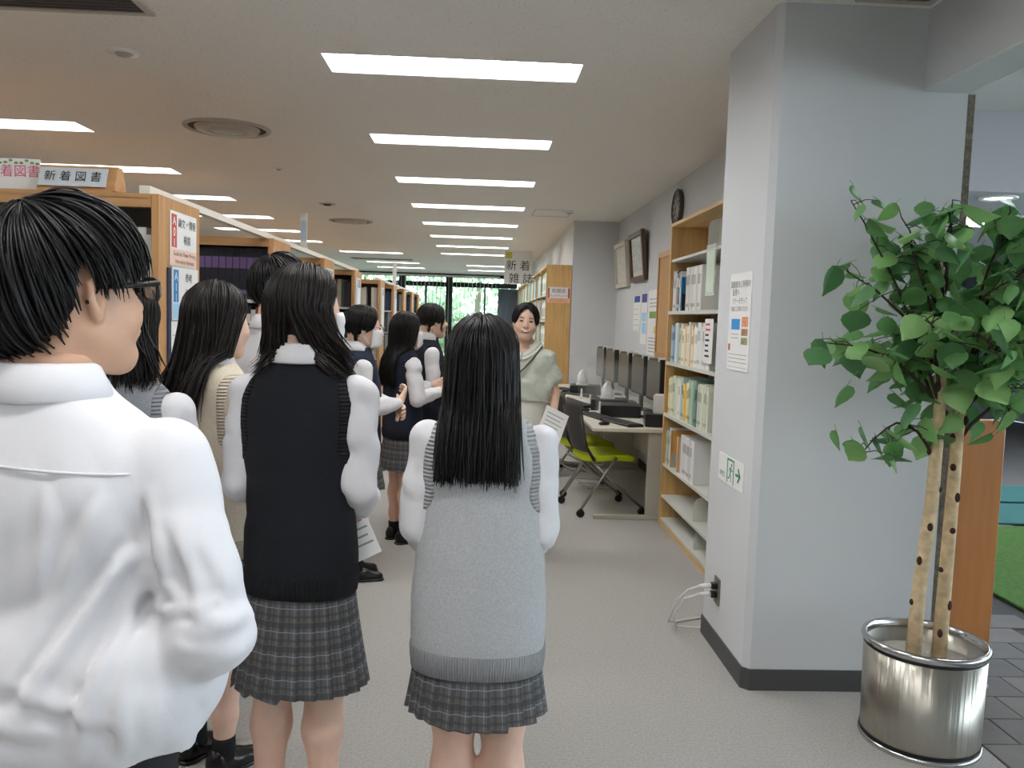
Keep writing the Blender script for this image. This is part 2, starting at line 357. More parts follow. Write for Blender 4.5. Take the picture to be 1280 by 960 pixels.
# ================================================================== signed-distance modelling (for bodies and cloth)
class Field:
    def __init__(s, lo, hi, h):
        s.lo = np.array(lo, float); s.h = h; s.n = np.maximum(4, np.ceil((np.array(hi)-s.lo)/h).astype(int)+1)
        s.ax = [(s.lo[i]+h*np.arange(s.n[i])).astype(np.float32) for i in range(3)]
        s.D = np.full(tuple(s.n), .2, np.float32)
    def sub(s, lo, hi):
        sl = []
        for i in range(3):
            a = int(max(0, math.floor((lo[i]-s.lo[i])/s.h))); b = int(min(s.n[i], math.ceil((hi[i]-s.lo[i])/s.h)+1))
            if b <= a: return None
            sl.append(slice(a, b))
        return tuple(sl)
    def P(s, sl=None):
        sl = sl or (slice(None),)*3
        return s.ax[0][sl[0]][:, None, None], s.ax[1][sl[1]][None, :, None], s.ax[2][sl[2]][None, None, :]
    def merge(s, sl, d, k):
        D = s.D[sl]
        if k <= 0: np.minimum(D, d, out=D); return
        hh = np.clip(.5+.5*(D-d)/k, 0, 1); s.D[sl] = D*(1-hh)+d*hh-k*hh*(1-hh)
    def cap(s, a, b, ra, rb, k=.02, flat=None):
        a = np.array(a, float); b = np.array(b, float); m = max(ra, rb)+k+3*s.h
        sl = s.sub(np.minimum(a, b)-m, np.maximum(a, b)+m)
        if sl is None: return s
        x, y, z = s.P(sl); s.merge(sl, capd(x, y, z, a, b, ra, rb), k); return s
    def chain(s, pts, rs, k=.02):
        for i in range(len(pts)-1): s.cap(pts[i], pts[i+1], rs[i], rs[i+1], k)
        return s
    def ell(s, c, r, k=.02, sub=False):
        c = np.array(c, float); r = np.array(r, float); m = r+k+3*s.h; sl = s.sub(c-m, c+m)
        if sl is None: return s
        x, y, z = s.P(sl); x, y, z = x-c[0], y-c[1], z-c[2]
        k0 = np.sqrt((x/r[0])**2+(y/r[1])**2+(z/r[2])**2); k1 = np.sqrt((x/r[0]**2)**2+(y/r[1]**2)**2+(z/r[2]**2)**2)+1e-6
        d = k0*(k0-1)/k1
        if sub:
            D = s.D[sl]; hh = np.clip(.5-.5*(D+d)/k, 0, 1); s.D[sl] = D*(1-hh)-d*hh+k*hh*(1-hh)
        else: s.merge(sl, d, k)
        return s
    def prof(s, pr, k=.02, off=0.):
        x, y, z = s.P(); s.merge((slice(None),)*3, profd(pr, x, y, z)-off, k); return s
    def mesh(s): return surface_nets(s.D, s.lo, s.h)
def capd(x, y, z, a, b, ra, rb):
    ab = b-a; L = float(ab@ab)+1e-9
    t = np.clip(((x-a[0])*ab[0]+(y-a[1])*ab[1]+(z-a[2])*ab[2])/L, 0, 1)
    return np.sqrt((x-a[0]-t*ab[0])**2+(y-a[1]-t*ab[1])**2+(z-a[2]-t*ab[2])**2)-(ra+(rb-ra)*t)
def smoothcurve(zs, vs):
    zs = np.array(zs, float); vs = np.array(vs, float); d = np.gradient(vs, zs)
    def f(z):
        z = np.clip(z, zs[0], zs[-1]); i = np.clip(np.searchsorted(zs, z)-1, 0, len(zs)-2); hh = zs[i+1]-zs[i]; t = (z-zs[i])/hh
        return (2*t**3-3*t**2+1)*vs[i]+(t**3-2*t**2+t)*hh*d[i]+(-2*t**3+3*t**2)*vs[i+1]+(t**3-t**2)*hh*d[i+1]
    return f
class Prof:
    """elliptic torso: rows of (z, half width, half depth, centre x, centre y)"""
    def __init__(s, rows, p=2.3):
        rows = [tuple(r)+(0,)*(5-len(r)) for r in rows]; zs = [r[0] for r in rows]; s.z0, s.z1 = zs[0], zs[-1]; s.p = p
        s.w, s.d, s.cx, s.cy = [smoothcurve(zs, [r[i] for r in rows]) for i in (1, 2, 3, 4)]
def profd(pr, x, y, z):
    w = np.maximum(pr.w(z), .004); d = np.maximum(pr.d(z), .004)
    q = (np.abs((x-pr.cx(z))/w)**pr.p+np.abs((y-pr.cy(z))/d)**pr.p)**(1/pr.p)
    return np.maximum((q-1)*np.minimum(w, d)*.95, np.maximum(pr.z0-z, z-pr.z1)).astype(np.float32)
_C = np.array([(i, j, k) for i in (0, 1) for j in (0, 1) for k in (0, 1)])
_E = [(a, b) for a in range(8) for b in range(a+1, 8) if np.abs(_C[a]-_C[b]).sum() == 1]
def surface_nets(D, lo, h):
    D = D.copy(); D[0] = D[-1] = .01; D[:, 0] = D[:, -1] = .01; D[:, :, 0] = D[:, :, -1] = .01
    S = D < 0; n = D.shape
    cnt = sum(S[i:n[0]-1+i, j:n[1]-1+j, k:n[2]-1+k].astype(np.int8) for i, j, k in _C)
    act = np.argwhere((cnt > 0) & (cnt < 8))
    vals = np.stack([D[act[:, 0]+i, act[:, 1]+j, act[:, 2]+k] for i, j, k in _C], 1).astype(np.float64)
    acc = np.zeros((len(act), 3)); num = np.zeros(len(act))
    for a, b in _E:
        va, vb = vals[:, a], vals[:, b]; m = (va < 0) != (vb < 0)
        t = np.where(m, va/np.where(m, va-vb, 1), 0)
        acc += np.where(m[:, None], _C[a]+(_C[b]-_C[a])*t[:, None], 0); num += m
    V = lo+(act+acc/num[:, None])*h
    idx = np.full(n, -1, np.int32); idx[act[:, 0], act[:, 1], act[:, 2]] = np.arange(len(act))
    F = []
    for ax in range(3):
        s0 = [slice(None)]*3; s1 = [slice(None)]*3; s0[ax] = slice(0, n[ax]-1); s1[ax] = slice(1, n[ax])
        A = S[tuple(s0)]; B = S[tuple(s1)]; e = np.argwhere(A != B); fl = A[e[:, 0], e[:, 1], e[:, 2]]
        u, v = [(1, 2), (2, 0), (0, 1)][ax]; du = np.zeros(3, int); dv = np.zeros(3, int); du[u] = 1; dv[v] = 1
        ok = (e[:, u] > 0) & (e[:, v] > 0); e = e[ok]; fl = fl[ok]
        q = np.stack([idx[tuple((e-du-dv).T)], idx[tuple((e-dv).T)], idx[tuple(e.T)], idx[tuple((e-du).T)]], 1)
        q[~fl] = q[~fl][:, ::-1]; F.append(q)
    F = np.concatenate(F); F = F[(F >= 0).all(1)]
    return V, F
def nmesh(name, parts, mats, smooth=True):
    """mesh from a list of (V, F quads, material index)"""
    Vs, Fs, Ms, o = [], [], [], 0
    for V, F, mi in parts:
        Vs.append(V); Fs.append(F+o); Ms.append(np.full(len(F), mi)); o += len(V)
    V = np.concatenate(Vs); F = np.concatenate(Fs); Ms = np.concatenate(Ms)
    me = bpy.data.meshes.new(name); me.vertices.add(len(V)); me.vertices.foreach_set('co', V.astype(np.float32).ravel())
    k = F.shape[1]; me.loops.add(F.size); me.loops.foreach_set('vertex_index', F.astype(np.int32).ravel())
    me.polygons.add(len(F)); me.polygons.foreach_set('loop_start', np.arange(0, F.size, k, dtype=np.int32))
    me.polygons.foreach_set('material_index', Ms.astype(np.int32))
    for m in (mats if isinstance(mats, (list, tuple)) else [mats]): me.materials.append(m)
    me.update(calc_edges=True); me.validate()
    if smooth: me.polygons.foreach_set('use_smooth', [True]*len(me.polygons))
    return me
def wrinkle(x, y, z, amp, sc, seed, dirs=None):
    r = np.random.RandomState(seed); d = np.zeros(np.broadcast(x, y, z).shape, np.float32)
    for i in range(6):
        v = r.normal(size=3) if dirs is None else np.array(dirs[i % len(dirs)], float)+r.normal(size=3)*.35
        v /= np.linalg.norm(v); f = sc*(.6+.9*r.rand()); u = r.normal(size=3); u /= np.linalg.norm(u)
        ph = 2.2*np.sin(f*.45*(u[0]*x+u[1]*y+u[2]*z)+r.rand()*6)
        sn = np.sin(f*.5*(v[0]*x+v[1]*y+v[2]*z)+ph*.6+r.rand()*6); en = .5+.5*np.sin(f*.3*(u[1]*x-u[0]*y+u[2]*z)+r.rand()*6)
        d += ((1-2*np.sqrt(sn*sn+.012))*en).astype(np.float32)*(amp/2.)
    return d

# ================================================================== people
M_SKIN = mat('skin', (228, 190, 168), .5, var=(18, .05)); M_SKIN2 = mat('skin_tanned', (214, 170, 142), .5, var=(18, .05))
M_HAIR = mat('black_hair', (15, 13, 13), .40, spec=.35); M_HAIRB = mat('brown_black_hair', (26, 20, 18), .40, spec=.35)
M_SHIRT = mat('white_shirt', (222, 221, 224), .8, bump=(55, .12, .004))
M_LIP = mat('lips', (190, 108, 100), .5); M_TOOTH = mat('teeth', (240, 236, 228), .3); M_EYE = mat('dark_eye', (22, 16, 14), .25); M_BROW = mat('brow', (44, 34, 30), .7)
M_MASK = mat('mask_white', (238, 238, 240), .8)
M_SHOE = mat('black_leather', (22, 20, 20), .28); M_SOCK = mat('black_sock', (22, 22, 26), .9); M_SOLE = mat('cream_sole', (196, 186, 156), .7)
def knit(name, col, rib=False):
    m = mat(name, col, .95, sheen=.0, var=(160, .10), bump=(260, .5, .003)); return m
def ribmat(name, col, freq=190):
    if name in MATS: return MATS[name]
    m = mat(name, col, .95); nt = m.node_tree; b = nt.nodes['Principled BSDF']
    at = nt.nodes.new('ShaderNodeAttribute'); at.attribute_name = 'rib'
    mt = nt.nodes.new('ShaderNodeMath'); mt.operation = 'SINE'; nt.links.new(at.outputs['Fac'], mt.inputs[0])
    bp = nt.nodes.new('ShaderNodeBump'); bp.inputs['Strength'].default_value = 1; bp.inputs['Distance'].default_value = .0035
    nt.links.new(mt.outputs[0], bp.inputs['Height']); nt.links.new(bp.outputs[0], b.inputs['Normal'])
    return m
def plaidmat():
    m = bpy.data.materials.new('grey_plaid'); m.use_nodes = True; nt = m.node_tree; b = nt.nodes['Principled BSDF']
    b.inputs['Roughness'].default_value = .9
    uv = nt.nodes.new('ShaderNodeUVMap'); uv.uv_map = 'UVMap'; sp = nt.nodes.new('ShaderNodeSeparateXYZ'); nt.links.new(uv.outputs[0], sp.inputs[0])
    def band(src, period, off, width):
        a = nt.nodes.new('ShaderNodeMath'); a.operation = 'ADD'; a.inputs[1].default_value = off; nt.links.new(src, a.inputs[0])
        f = nt.nodes.new('ShaderNodeMath'); f.operation = 'MODULO'; f.inputs[1].default_value = period; nt.links.new(a.outputs[0], f.inputs[0])
        l = nt.nodes.new('ShaderNodeMath'); l.operation = 'LESS_THAN'; l.inputs[1].default_value = width; nt.links.new(f.outputs[0], l.inputs[0])
        return l.outputs[0]
    col = None
    def mixin(col, fac, c, k):
        mx = nt.nodes.new('ShaderNodeMix'); mx.data_type = 'RGBA'; mu = nt.nodes.new('ShaderNodeMath'); mu.operation = 'MULTIPLY'; mu.inputs[1].default_value = k
        nt.links.new(fac, mu.inputs[0]); nt.links.new(mu.outputs[0], mx.inputs[0])
        if isinstance(col, tuple): mx.inputs[6].default_value = col
        else: nt.links.new(col, mx.inputs[6])
        mx.inputs[7].default_value = lin(c)+(1,); return mx.outputs[2]
    X, Y = sp.outputs[0], sp.outputs[1]
    col = lin((92, 92, 92))+(1,)
    for s_, o_ in ((X, 10.), (Y, 10.)):
        col = mixin(col, band(s_, .062, o_, .017), (58, 58, 62), .6)
        col = mixin(col, band(s_, .062, o_+.035, .007), (62, 62, 64), .6)
        col = mixin(col, band(s_, .062, o_+.012, .0028), (150, 158, 170), .55)
        col = mixin(col, band(s_, .062, o_+.047, .0022), (132, 122, 108), .4)
    nt.links.new(col, b.inputs['Base Color']); return m
M_PLAID = plaidmat()

def rotm(yaw, pitch=0., roll=0.):
    return np.array(Matrix.Rotation(yaw, 3, 'Z') @ Matrix.Rotation(pitch, 3, 'X') @ Matrix.Rotation(roll, 3, 'Y'))
def head_field(fem=True, h=.0045, smile=False):
    F = Field((-.1, -.125, -.2), (.1, .145, .135), h)
    F.ell((0, -.012, .03), (.073, .092, .086), .0)
    F.ell((0, .03, -.022), (.060, .066, .086), .03)
    F.cap((0, .03, -.05), (0, .07, -.094), .045, .02, .03)
    for s in (-1, 1):
        F.cap((s*.052, -.002, -.045), (s*.022, .06, -.095), .018, .016, .03)
        F.ell((s*.036, .058, -.03), (.026, .026, .026), .025)
        F.ell((s*.031, .108, .012), (.019, .018, .012), .014, sub=True)
        # ear: rim, lobe, hollow
        F.chain([(s*.074, -.004, -.026), (s*.078, -.014, .0), (s*.082, -.016, .022), (s*.080, -.002, .03), (s*.075, .006, .014)], [.007, .006, .006, .006, .005], .006)
        F.ell((s*.073, -.004, -.002), (.008, .014, .026), .006)
        F.ell((s*.085, -.003, .004), (.009, .007, .013), .004, sub=True)
    F.cap((0, .093, .012), (0, .109, -.022), .007, .011, .014)
    for s in (-1, 1): F.ell((s*.011, .1, -.026), (.008, .009, .007), .008)
    F.ell((0, .088, -.056), (.026, .014, .014), .015)
    F.ell((0, .082, -.09), (.018, .014, .013), .015)
    F.cap((0, -.03, -.05), (0, -.045, -.2), .054, .052 if fem else .06, .03)
    return F
_HC = {}
def head_mesh(fem, h=.0045):
    if (fem, h) not in _HC: _HC[(fem, h)] = head_field(fem, h).mesh()
    return _HC[(fem, h)]
_HANDS = {}
def hand_mesh(side, curl, h=.0032):
    """hand in its own frame: wrist at origin, fingers towards -Z, palm facing +Y, thumb on the -side X for a right hand (side=1)"""
    key = (side, round(curl, 2), h)
    if key in _HANDS: return _HANDS[key]
    F = Field((-.075, -.06, -.2), (.075, .11, .04), h); t = -side
    F.cap((0, 0, .03), (0, 0, -.02), .024, .024, .01)
    for i, x in enumerate((-.027, -.009, .009, .027)): F.cap((x*.55, 0, -.02), (x, 0, -.085), .014, .0125, .012)
    L = [.072, .08, .074, .058]
    for i, x in enumerate((.027, .009, -.009, -.027)):
        x *= t; p = np.array([x, 0, -.085]); a = curl*.35
        for q, (fr, r0, r1) in enumerate(((.45, .0095, .0088), (.31, .0088, .008), (.24, .008, .0066))):
            d = np.array([x*.12/.027*.3, math.sin(a), -math.cos(a)]); d /= np.linalg.norm(d); e = p+d*L[i]*fr
            F.cap(p, e, r0, r1, .004); p = e; a += curl*(.75 if q == 0 else .6)
    p0 = np.array([t*.018, .006, -.03]); p1 = np.array([t*.045, .02, -.062]); p2 = np.array([t*.05, .034, -.088]); p3 = np.array([t*.046, .046, -.108])
    F.chain([p0, p1, p2, p3], [.014, .0115, .010, .0075], .006)
    _HANDS[key] = F.mesh(); return _HANDS[key]
def frame_from(d, palm):
    z = -np.array(d, float); z /= np.linalg.norm(z); y = np.array(palm, float); y -= z*(y@z); y /= np.linalg.norm(y); x = np.cross(y, z)
    return np.stack([x, y, z], 1)

class Head:
    def __init__(s, pos, yaw=0., pitch=0., roll=0., scale=1.):
        s.p = np.array(pos, float); s.R = rotm(yaw, pitch, roll); s.s = scale
    def T(s, V): return (np.asarray(V)*s.s) @ s.R.T+s.p
HC, HR = np.array((0, -.012, .03)), np.array((.073, .092, .086))
def strands_mesh(paths, wid, th, axis_pts):
    """paths: (N, K, 3); flattened four-sided locks"""
    P = np.asarray(paths); N, K, _ = P.shape
    T = np.gradient(P, axis=1); T /= np.linalg.norm(T, axis=2, keepdims=True)+1e-9
    O = P-axis_pts[:, None, :] if axis_pts.ndim == 2 else P-axis_pts
    O -= T*(O*T).sum(2, keepdims=True); O /= np.linalg.norm(O, axis=2, keepdims=True)+1e-9
    S = np.cross(T, O)
    t = np.linspace(0, 1, K); taper = np.clip(1-.75*np.clip((t-.75)/.25, 0, 1)**1.5, .1, 1)*np.clip(.45+t*4, 0, 1)
    wv = (wid[:, None]*taper[None, :])[..., None]; tv = (th*taper)[None, :, None]
    V = np.stack([P+S*wv, P+O*tv, P-S*wv, P-O*tv], 2).reshape(-1, 3)
    i = np.arange(N)[:, None, None]*K*4; j = np.arange(K-1)[None, :, None]*4; k = np.arange(4)[None, None, :]
    a = i+j+k; b = i+j+(k+1) % 4
    F = np.stack([a, b, b+4, a+4], 3).reshape(-1, 4)
    return V, F
def slerp(u, v, t):
    u = u/np.linalg.norm(u); v = v/np.linalg.norm(v); o = math.acos(max(-1, min(1, float(u@v))))
    if o < 1e-4: return np.repeat(u[None], len(t), 0)
    return (np.sin((1-t)*o)[:, None]*u+np.sin(t*o)[:, None]*v)/math.sin(o)
def long_hair(head, zend, n=900, gather=.05, radial=False, fringe=False, locks=0., bias=0., amin=62, front_fall=None, part=0., thick=.016, torso=None, split=0., sway=(0, 0), seed=1, jit=.012, drop_el=-8, taper=.12, rtaper=None, wid=.0032, bangs=False, fwd=0., ends=.03):
    """straight hair from a parting; zend in person space. azimuth 0 = face, 180 = back"""
    r = np.random.RandomState(seed); out = []; shell = []
    RR = HR+thick
    def path(a, off, K1=9, K2=11, ze=zend, lift=0.):
        sx = 1 if math.sin(a) >= 0 else -1
        aa = abs(math.atan2(math.sin(a), math.cos(a)))           # 0 front .. pi back
        y0 = np.interp(aa, [R(amin), PI*.75, PI], [.62, -.1, -.42]); u0 = np.array([part*.4+sx*.05, y0, 1.0])
        el = R(drop_el); u1 = np.array([math.sin(a)*math.cos(el), math.cos(a)*math.cos(el), math.sin(el)])
        t = np.linspace(0, 1, K1); A = HC+(slerp(u0, u1, t))*(RR+off)+np.array([0, 0, lift])
        A = head.T(A); e = A[-1]; d = A[-1]-A[-2]; d /= np.linalg.norm(d)
        s = np.linspace(0, 1, K2+1)[1:]; L = max(e[2]-ze, .01)
        out_ = (e-head.T(np.array([HC]))[0]); out_[2] = 0
        B = np.repeat(e[None], K2, 0); B[:, 2] -= L*s
        B[:, :2] += d[None, :2]*(L*.12*np.sin(PI*np.minimum(s, .5)*1)*(1-s))[:, None]
        k = taper*np.minimum(1, s*1.6); B[:, :2] -= out_[None, :2]*k[:, None]
        loc = np.array([1., 0, 0]) @ head.R.T; fw = np.array([0, 1., 0]) @ head.R.T
        if bias: sx = 1 if 0 < math.atan2(math.sin(a), math.cos(a)) < PI-bias else -1; loc = np.array([1., 0, 0])
        B += loc[None]*(sx*split*(s**1.3)*(1 if aa > R(95) else .4))[:, None]+fw[None]*(fwd*s**1.4)[:, None]
        gz = max(0., 1-max(0., aa-R(60))/R(75)); B -= fw[None]*(gather*gz*np.minimum(1, s*1.5))[:, None]
        B[:, 0] += sway[0]*s**1.5; B[:, 1] += sway[1]*s**1.5
        P = np.concatenate([A, B])
        if torso is not None: P = push_out(P, torso, .010+.35*max(off, -.004), radial)
        return P
    for i in range(n):
        a = R(amin)+(2*PI-2*R(amin))*(i+r.rand())/n
        off = r.normal()*.0022+.001; ze = zend+r.rand()**2*ends+(.0 if rtaper is None else rtaper(a))
        P = path(a, off, ze=ze); K = len(P); tt = np.linspace(0, 1, K)
        P += (r.normal(size=3)*jit)[None]*(tt**2)[:, None]; P += (r.normal(size=3)*.002)[None]*np.sin(tt*9+r.rand()*6)[:, None]
        if torso is not None: P = push_out(P, torso, .008+.004*r.rand(), radial)
        out.append(P)
    ns = 56
    for i in range(ns+1):
        a = R(amin)+(2*PI-2*R(amin))*i/ns
        shell.append(path(a, -.005, ze=zend+ends*.8+.012+(0 if rtaper is None else rtaper(a))))
    if fringe:
        for i in range(150):
            u = -1+2*(i+r.rand())/150; a = u*R(amin+6); e = R(np.interp(abs(u), [0, .35, 1], [46, 30, -6])+r.normal()*2)
            u0 = np.array([.05*np.sign(u), .40, 1.0]); u1 = np.array([math.sin(a)*math.cos(e), math.cos(a)*math.cos(e), math.sin(e)])
            A = HC+slerp(u0, u1, np.linspace(0, 1, 20))*(HR+np.array([.010, .012, .012])+r.normal()*.0015); out.append(head.T(A))
    if locks:
        for i in range(80):
            sx = 1 if i % 2 else -1; a = sx*R(r.uniform(40, 62)); u0 = np.array([.05*sx, .45, 1.0]); u1 = np.array([math.sin(a), math.cos(a), .05])
            A = HC+slerp(u0, u1, np.linspace(0, 1, 11))*(HR+np.array([.011, .013, .012])+r.normal()*.002); B = np.repeat(A[-1:], 9, 0); B[:, 2] -= locks*r.uniform(.7, 1)*np.linspace(.11, 1, 9); B[:, 1] -= .012*np.linspace(0, 1, 9); out.append(head.T(np.concatenate([A, B])))
    if bangs:
        for i in range(60):
            a = R(-amin)+2*R(amin)*(i+r.rand())/60
            u0 = np.array([.06*np.sign(a), .45, 1.0]); u1 = np.array([math.sin(a), math.cos(a), -.12+.1*r.rand()])
            A = HC+slerp(u0, u1, np.linspace(0, 1, 20))*(HR+np.array([.012, .018, .012])+r.normal()*.002); out.append(head.T(A))
    out = np.array(out); c = head.T(np.array([HC]))[0]
    ax = np.repeat(c[None, None], out.shape[0], 0).repeat(out.shape[1], 1).copy(); ax[:, :, 2] = np.maximum(np.minimum(out[:, :, 2], c[2]), out[:, :, 2]-.05*0-10)*1.; ax[:, :, 2] = np.minimum(out[:, :, 2], c[2])
    V, F = strands_mesh(out, wid*(.6+.8*r.rand(len(out))), .0014, ax)
    sh = np.array(shell); N, K, _ = sh.shape
    i = np.arange(N-1)[:, None]*K; j = np.arange(K-1)[None]; a = i+j
    Fs = np.stack([a, a+K, a+K+1, a+1], 2).reshape(-1, 4)
    return [(V, F, 0), (sh.reshape(-1, 3), Fs, 0)]
def push_out(P, tor, m, radial=True):
    P = P.copy(); z = P[:, 2]
    w = np.maximum(tor.w(z), .004)+m; d = np.maximum(tor.d(z), .004)+m
    dx = P[:, 0]-tor.cx(z); dy = P[:, 1]-tor.cy(z)
    q = (np.abs(dx/w)**tor.p+np.abs(dy/d)**tor.p)**(1/tor.p)
    if not radial:
        inn = (q < 1) & (z < tor.z1) & (np.abs(dx) < w*.97); yb = tor.cy(z)-d*np.maximum(0, 1-np.abs(dx/w)**tor.p)**(1/tor.p)
        P[:, 1] = np.where(inn, yb, P[:, 1]); return P
    k = np.where((q < 1) & (z < tor.z1), 1/np.maximum(q, .25), 1)
    P[:, 0] = tor.cx(z)+dx*k; P[:, 1] = tor.cy(z)+dy*k
    return P
def short_hair(head, n=1300, thick=.016, nape=-.075, side=.034, front=.055, seed=3, lift=.010, wid=.0034, crown=(0, -.35), fr_fwd=.0):
    r = np.random.RandomState(seed); out = []; shell = []
    RR = HR+thick
    def endz(a):
        aa = abs(math.atan2(math.sin(a), math.cos(a)))
        return np.interp(aa, [0, .9, 1.2, 1.36, 1.42, 1.74, 1.84, 2.3, PI], [front, front-.01, .005, .0, side, side, -.03, nape*.9, nape])
    def path(a, off, K=12, short=0., lf=0.):
        u0 = np.array([crown[0]+math.sin(a)*.12, crown[1]+math.cos(a)*.12, 1.0])
        ez = endz(a)+short; zz = (ez-HC[2])/RR[2]; el = math.asin(max(-.93, min(.9, zz)))
        u1 = np.array([math.sin(a)*math.cos(el), math.cos(a)*math.cos(el), math.sin(el)])
        t = np.linspace(0, 1, K); U = slerp(u0, u1, t)
        sd = 1-.75*abs(math.sin(a))**3; rr = RR[None]+off-(.008*(1-sd)*t)[:, None]+(lf*sd*np.sin(t*PI*.85))[:, None]
        P = HC+U*rr
        lo = np.clip((HC[2]-P[:, 2])/.1, 0, 1); P[:, 1] -= np.where(P[:, 1] < 0, .006*lo, 0)
        return P
    for i in range(n):
        a = 2*PI*(i+r.rand())/n+r.normal()*.05; s0 = r.rand()
        P = path(a, r.normal()*.003, short=s0**2*.09, lf=lift*(.3+r.rand()))
        tt = np.linspace(0, 1, len(P)); P += (r.normal(size=3)*.006)[None]*(tt**1.5)[:, None]
        sw = np.array([math.cos(a), -math.sin(a), 0])*.012*(1 if i % 3 else -.4); P += sw[None]*np.sin(tt*PI*.6)[:, None]
        out.append(head.T(P))
    for i in range(49): shell.append(head.T(path(2*PI*i/48, -.003, short=.012, lf=lift*.5)))
    out = np.array(out); c = head.T(np.array([HC]))[0]; ax = np.broadcast_to(c, out.shape).copy(); ax[:, :, 2] = np.minimum(out[:, :, 2], c[2])
    V, F = strands_mesh(out, wid*(.6+.8*r.rand(n)), .0016, ax)
    sh = np.array(shell); N, K, _ = sh.shape; i = np.arange(N-1)[:, None]*K; j = np.arange(K-1)[None]; a = i+j
    return [(V, F, 0), (sh.reshape(-1, 3), np.stack([a, a+K, a+K+1, a+1], 2).reshape(-1, 4), 0)]

def add_face(parent, head, smile=False, eyes=True):
    def T(v): return tuple(head.T(np.array([v]))[0])
    Rm = Matrix(head.R.tolist())
    for s in (-1, 1):
        if eyes:
            e = MB().ell(T((s*.031, .089, .007)), (.0135, .006, .0042 if smile else .006), 12, 6, Rm).build('eye', M_EYE, parent, True)
        MB().tube([T((s*.016, .099, .026)), T((s*.032, .0965, .031)), T((s*.047, .086, .026))], [.002, .003, .0015], 6).build('eyebrow', M_BROW, parent, True)
    mz = -.057
    if smile:
        MB().ell(T((0, .0975, mz-.002)), (.025, .009, .0105), 14, 8, Rm).build('lips', M_LIP, parent, True)
        MB().ell(T((0, .1005, mz)), (.019, .0075, .0055), 14, 6, Rm).build('teeth', M_TOOTH, parent, True)
    else:
        MB().ell(T((0, .098, mz)), (.022, .0075, .0065), 14, 8, Rm).build('lips', M_LIP, parent, True)
def add_mask(parent, head, chin=False):
    """pleated surgical mask cupped over nose and chin, with two ear loops"""
    dz = -.035 if chin else 0.
    rows = []
    for i in range(9):
        v = i/8; z = .0-.105*v+dz; rg = []
        for j in range(13):
            u = -1+j/6; a = u*R(72)
            bul = .116-.0035*(i % 2) - (.012 if i in (0, 8) else 0) - .03*max(0, v-.75)
            wx = .078-.008*v
            rg.append((wx*math.sin(a), .0+bul*math.cos(a)**.8 if math.cos(a) > 0 else 0, z+.006*math.cos(a)))
        rows.append(rg)
    V = np.array([p for rg in rows for p in rg]); V = head.T(V)
    F = np.array([(i*13+j, i*13+j+1, (i+1)*13+j+1, (i+1)*13+j) for i in range(8) for j in range(12)])
    o = link('mask', nmesh('mask', [(V, F, 0)], M_MASK), parent)
    sd = o.modifiers.new('t', 'SOLIDIFY'); sd.thickness = .0015
    for s in (-1, 1):
        pts = [(s*.072, .03, -.012+dz), (s*.08, .0, .02), (s*.083, -.018, .012), (s*.081, -.016, -.02), (s*.07, .03, -.08+dz)]
        MB().tube([tuple(head.T(np.array([p]))[0]) for p in pts], .0016, 5).build('ear_loop', M_MASK, o)
def add_glasses(parent, head, m, thick=.0022):
    def T(v): return tuple(head.T(np.array([v]))[0])
    g = MB()
    for s in (-1, 1):
        pts = []
        for k in range(17):
            a = 2*PI*k/16; cx, cz = math.cos(a), math.sin(a)
            x = s*.034+.025*np.sign(cx)*abs(cx)**.6; z = .006+.0165*np.sign(cz)*abs(cz)**.6
            pts.append(T((x, .118-.012*abs(x/.06)**2, z)))
        g.tube(pts, thick, 6, caps=False)
        MBl = MB().loft([[T((s*.034+.023*np.sign(math.cos(2*PI*k/16))*abs(math.cos(2*PI*k/16))**.6, .1175-.012*abs((s*.034)/.06)**2+dy, .006+.015*np.sign(math.sin(2*PI*k/16))*abs(math.sin(2*PI*k/16))**.6)) for k in range(16)] for dy in (0, .0012)])
        MBl.build('lens', mat('lens_glass', (240, 244, 250), .03, trans=1, ior=1.02, alpha=.5), parent)
        g.tube([T((s*.059, .108, .016)), T((s*.072, .06, .016)), T((s*.079, -.002, .016)), T((s*.078, -.022, -.004))], [thick*1.5, thick*1.3, thick, thick], 6)
    g.tube([T((-.01, .116, .012)), T((0, .12, .014)), T((.01, .116, .012))], thick, 6)
    g.build('glasses_frame', m, parent, True)
def pleated_skirt(z0, z1, w0, d0, w1, d1, cx=0, cy=0, n=22, seed=0, sag=0.):
    """waist (z1) to hem (z0); knife pleats; UV in metres"""
    NS = n*6; rings = []; uvs = []
    r = random.Random(seed); K = 7
    off = [r.uniform(-.6, .6) for _ in range(n)]; hem = [r.uniform(-.008, .008) for _ in range(n)]
    for i in range(K+1):
        t = i/K; w_ = w1+(w0-w1)*t**1.35; d_ = d1+(d0-d1)*t**1.35; amp = .001+.016*t
        rg = []; uv = []
        for j in range(NS+1):
            p = j // 6 % n; q = (j % 6)/6
            prof = (q*1.0 if q < .8 else (1-q)*4)-.4
            a = 2*PI*(j+ (off[p]*.5 if 0 < j % 6 < 5 else 0))/NS
            rr = 1+amp*prof/w_; z = z1+(z0-z1)*t-(sag*math.sin(a)*t)+hem[p]*t*t
            rg.append((cx+w_*rr*math.cos(a), cy+d_*rr*math.sin(a), z)); uv.append((j/NS*.062*n*1.0, -(z1-z)))
        rings.append(rg); uvs.append(uv)
    me = bpy.data.meshes.new('skirt'); V = [p for rg in rings for p in rg]; n1 = NS+1
    F = [(i*n1+j, i*n1+j+1, (i+1)*n1+j+1, (i+1)*n1+j) for i in range(K) for j in range(NS)]
    me.from_pydata(V, [], F); me.materials.append(M_PLAID); ul = me.uv_layers.new(name='UVMap'); U = [u for r_ in uvs for u in r_]
    for l in me.loops: ul.data[l.index].uv = U[l.vertex_index]
    me.update(); return me
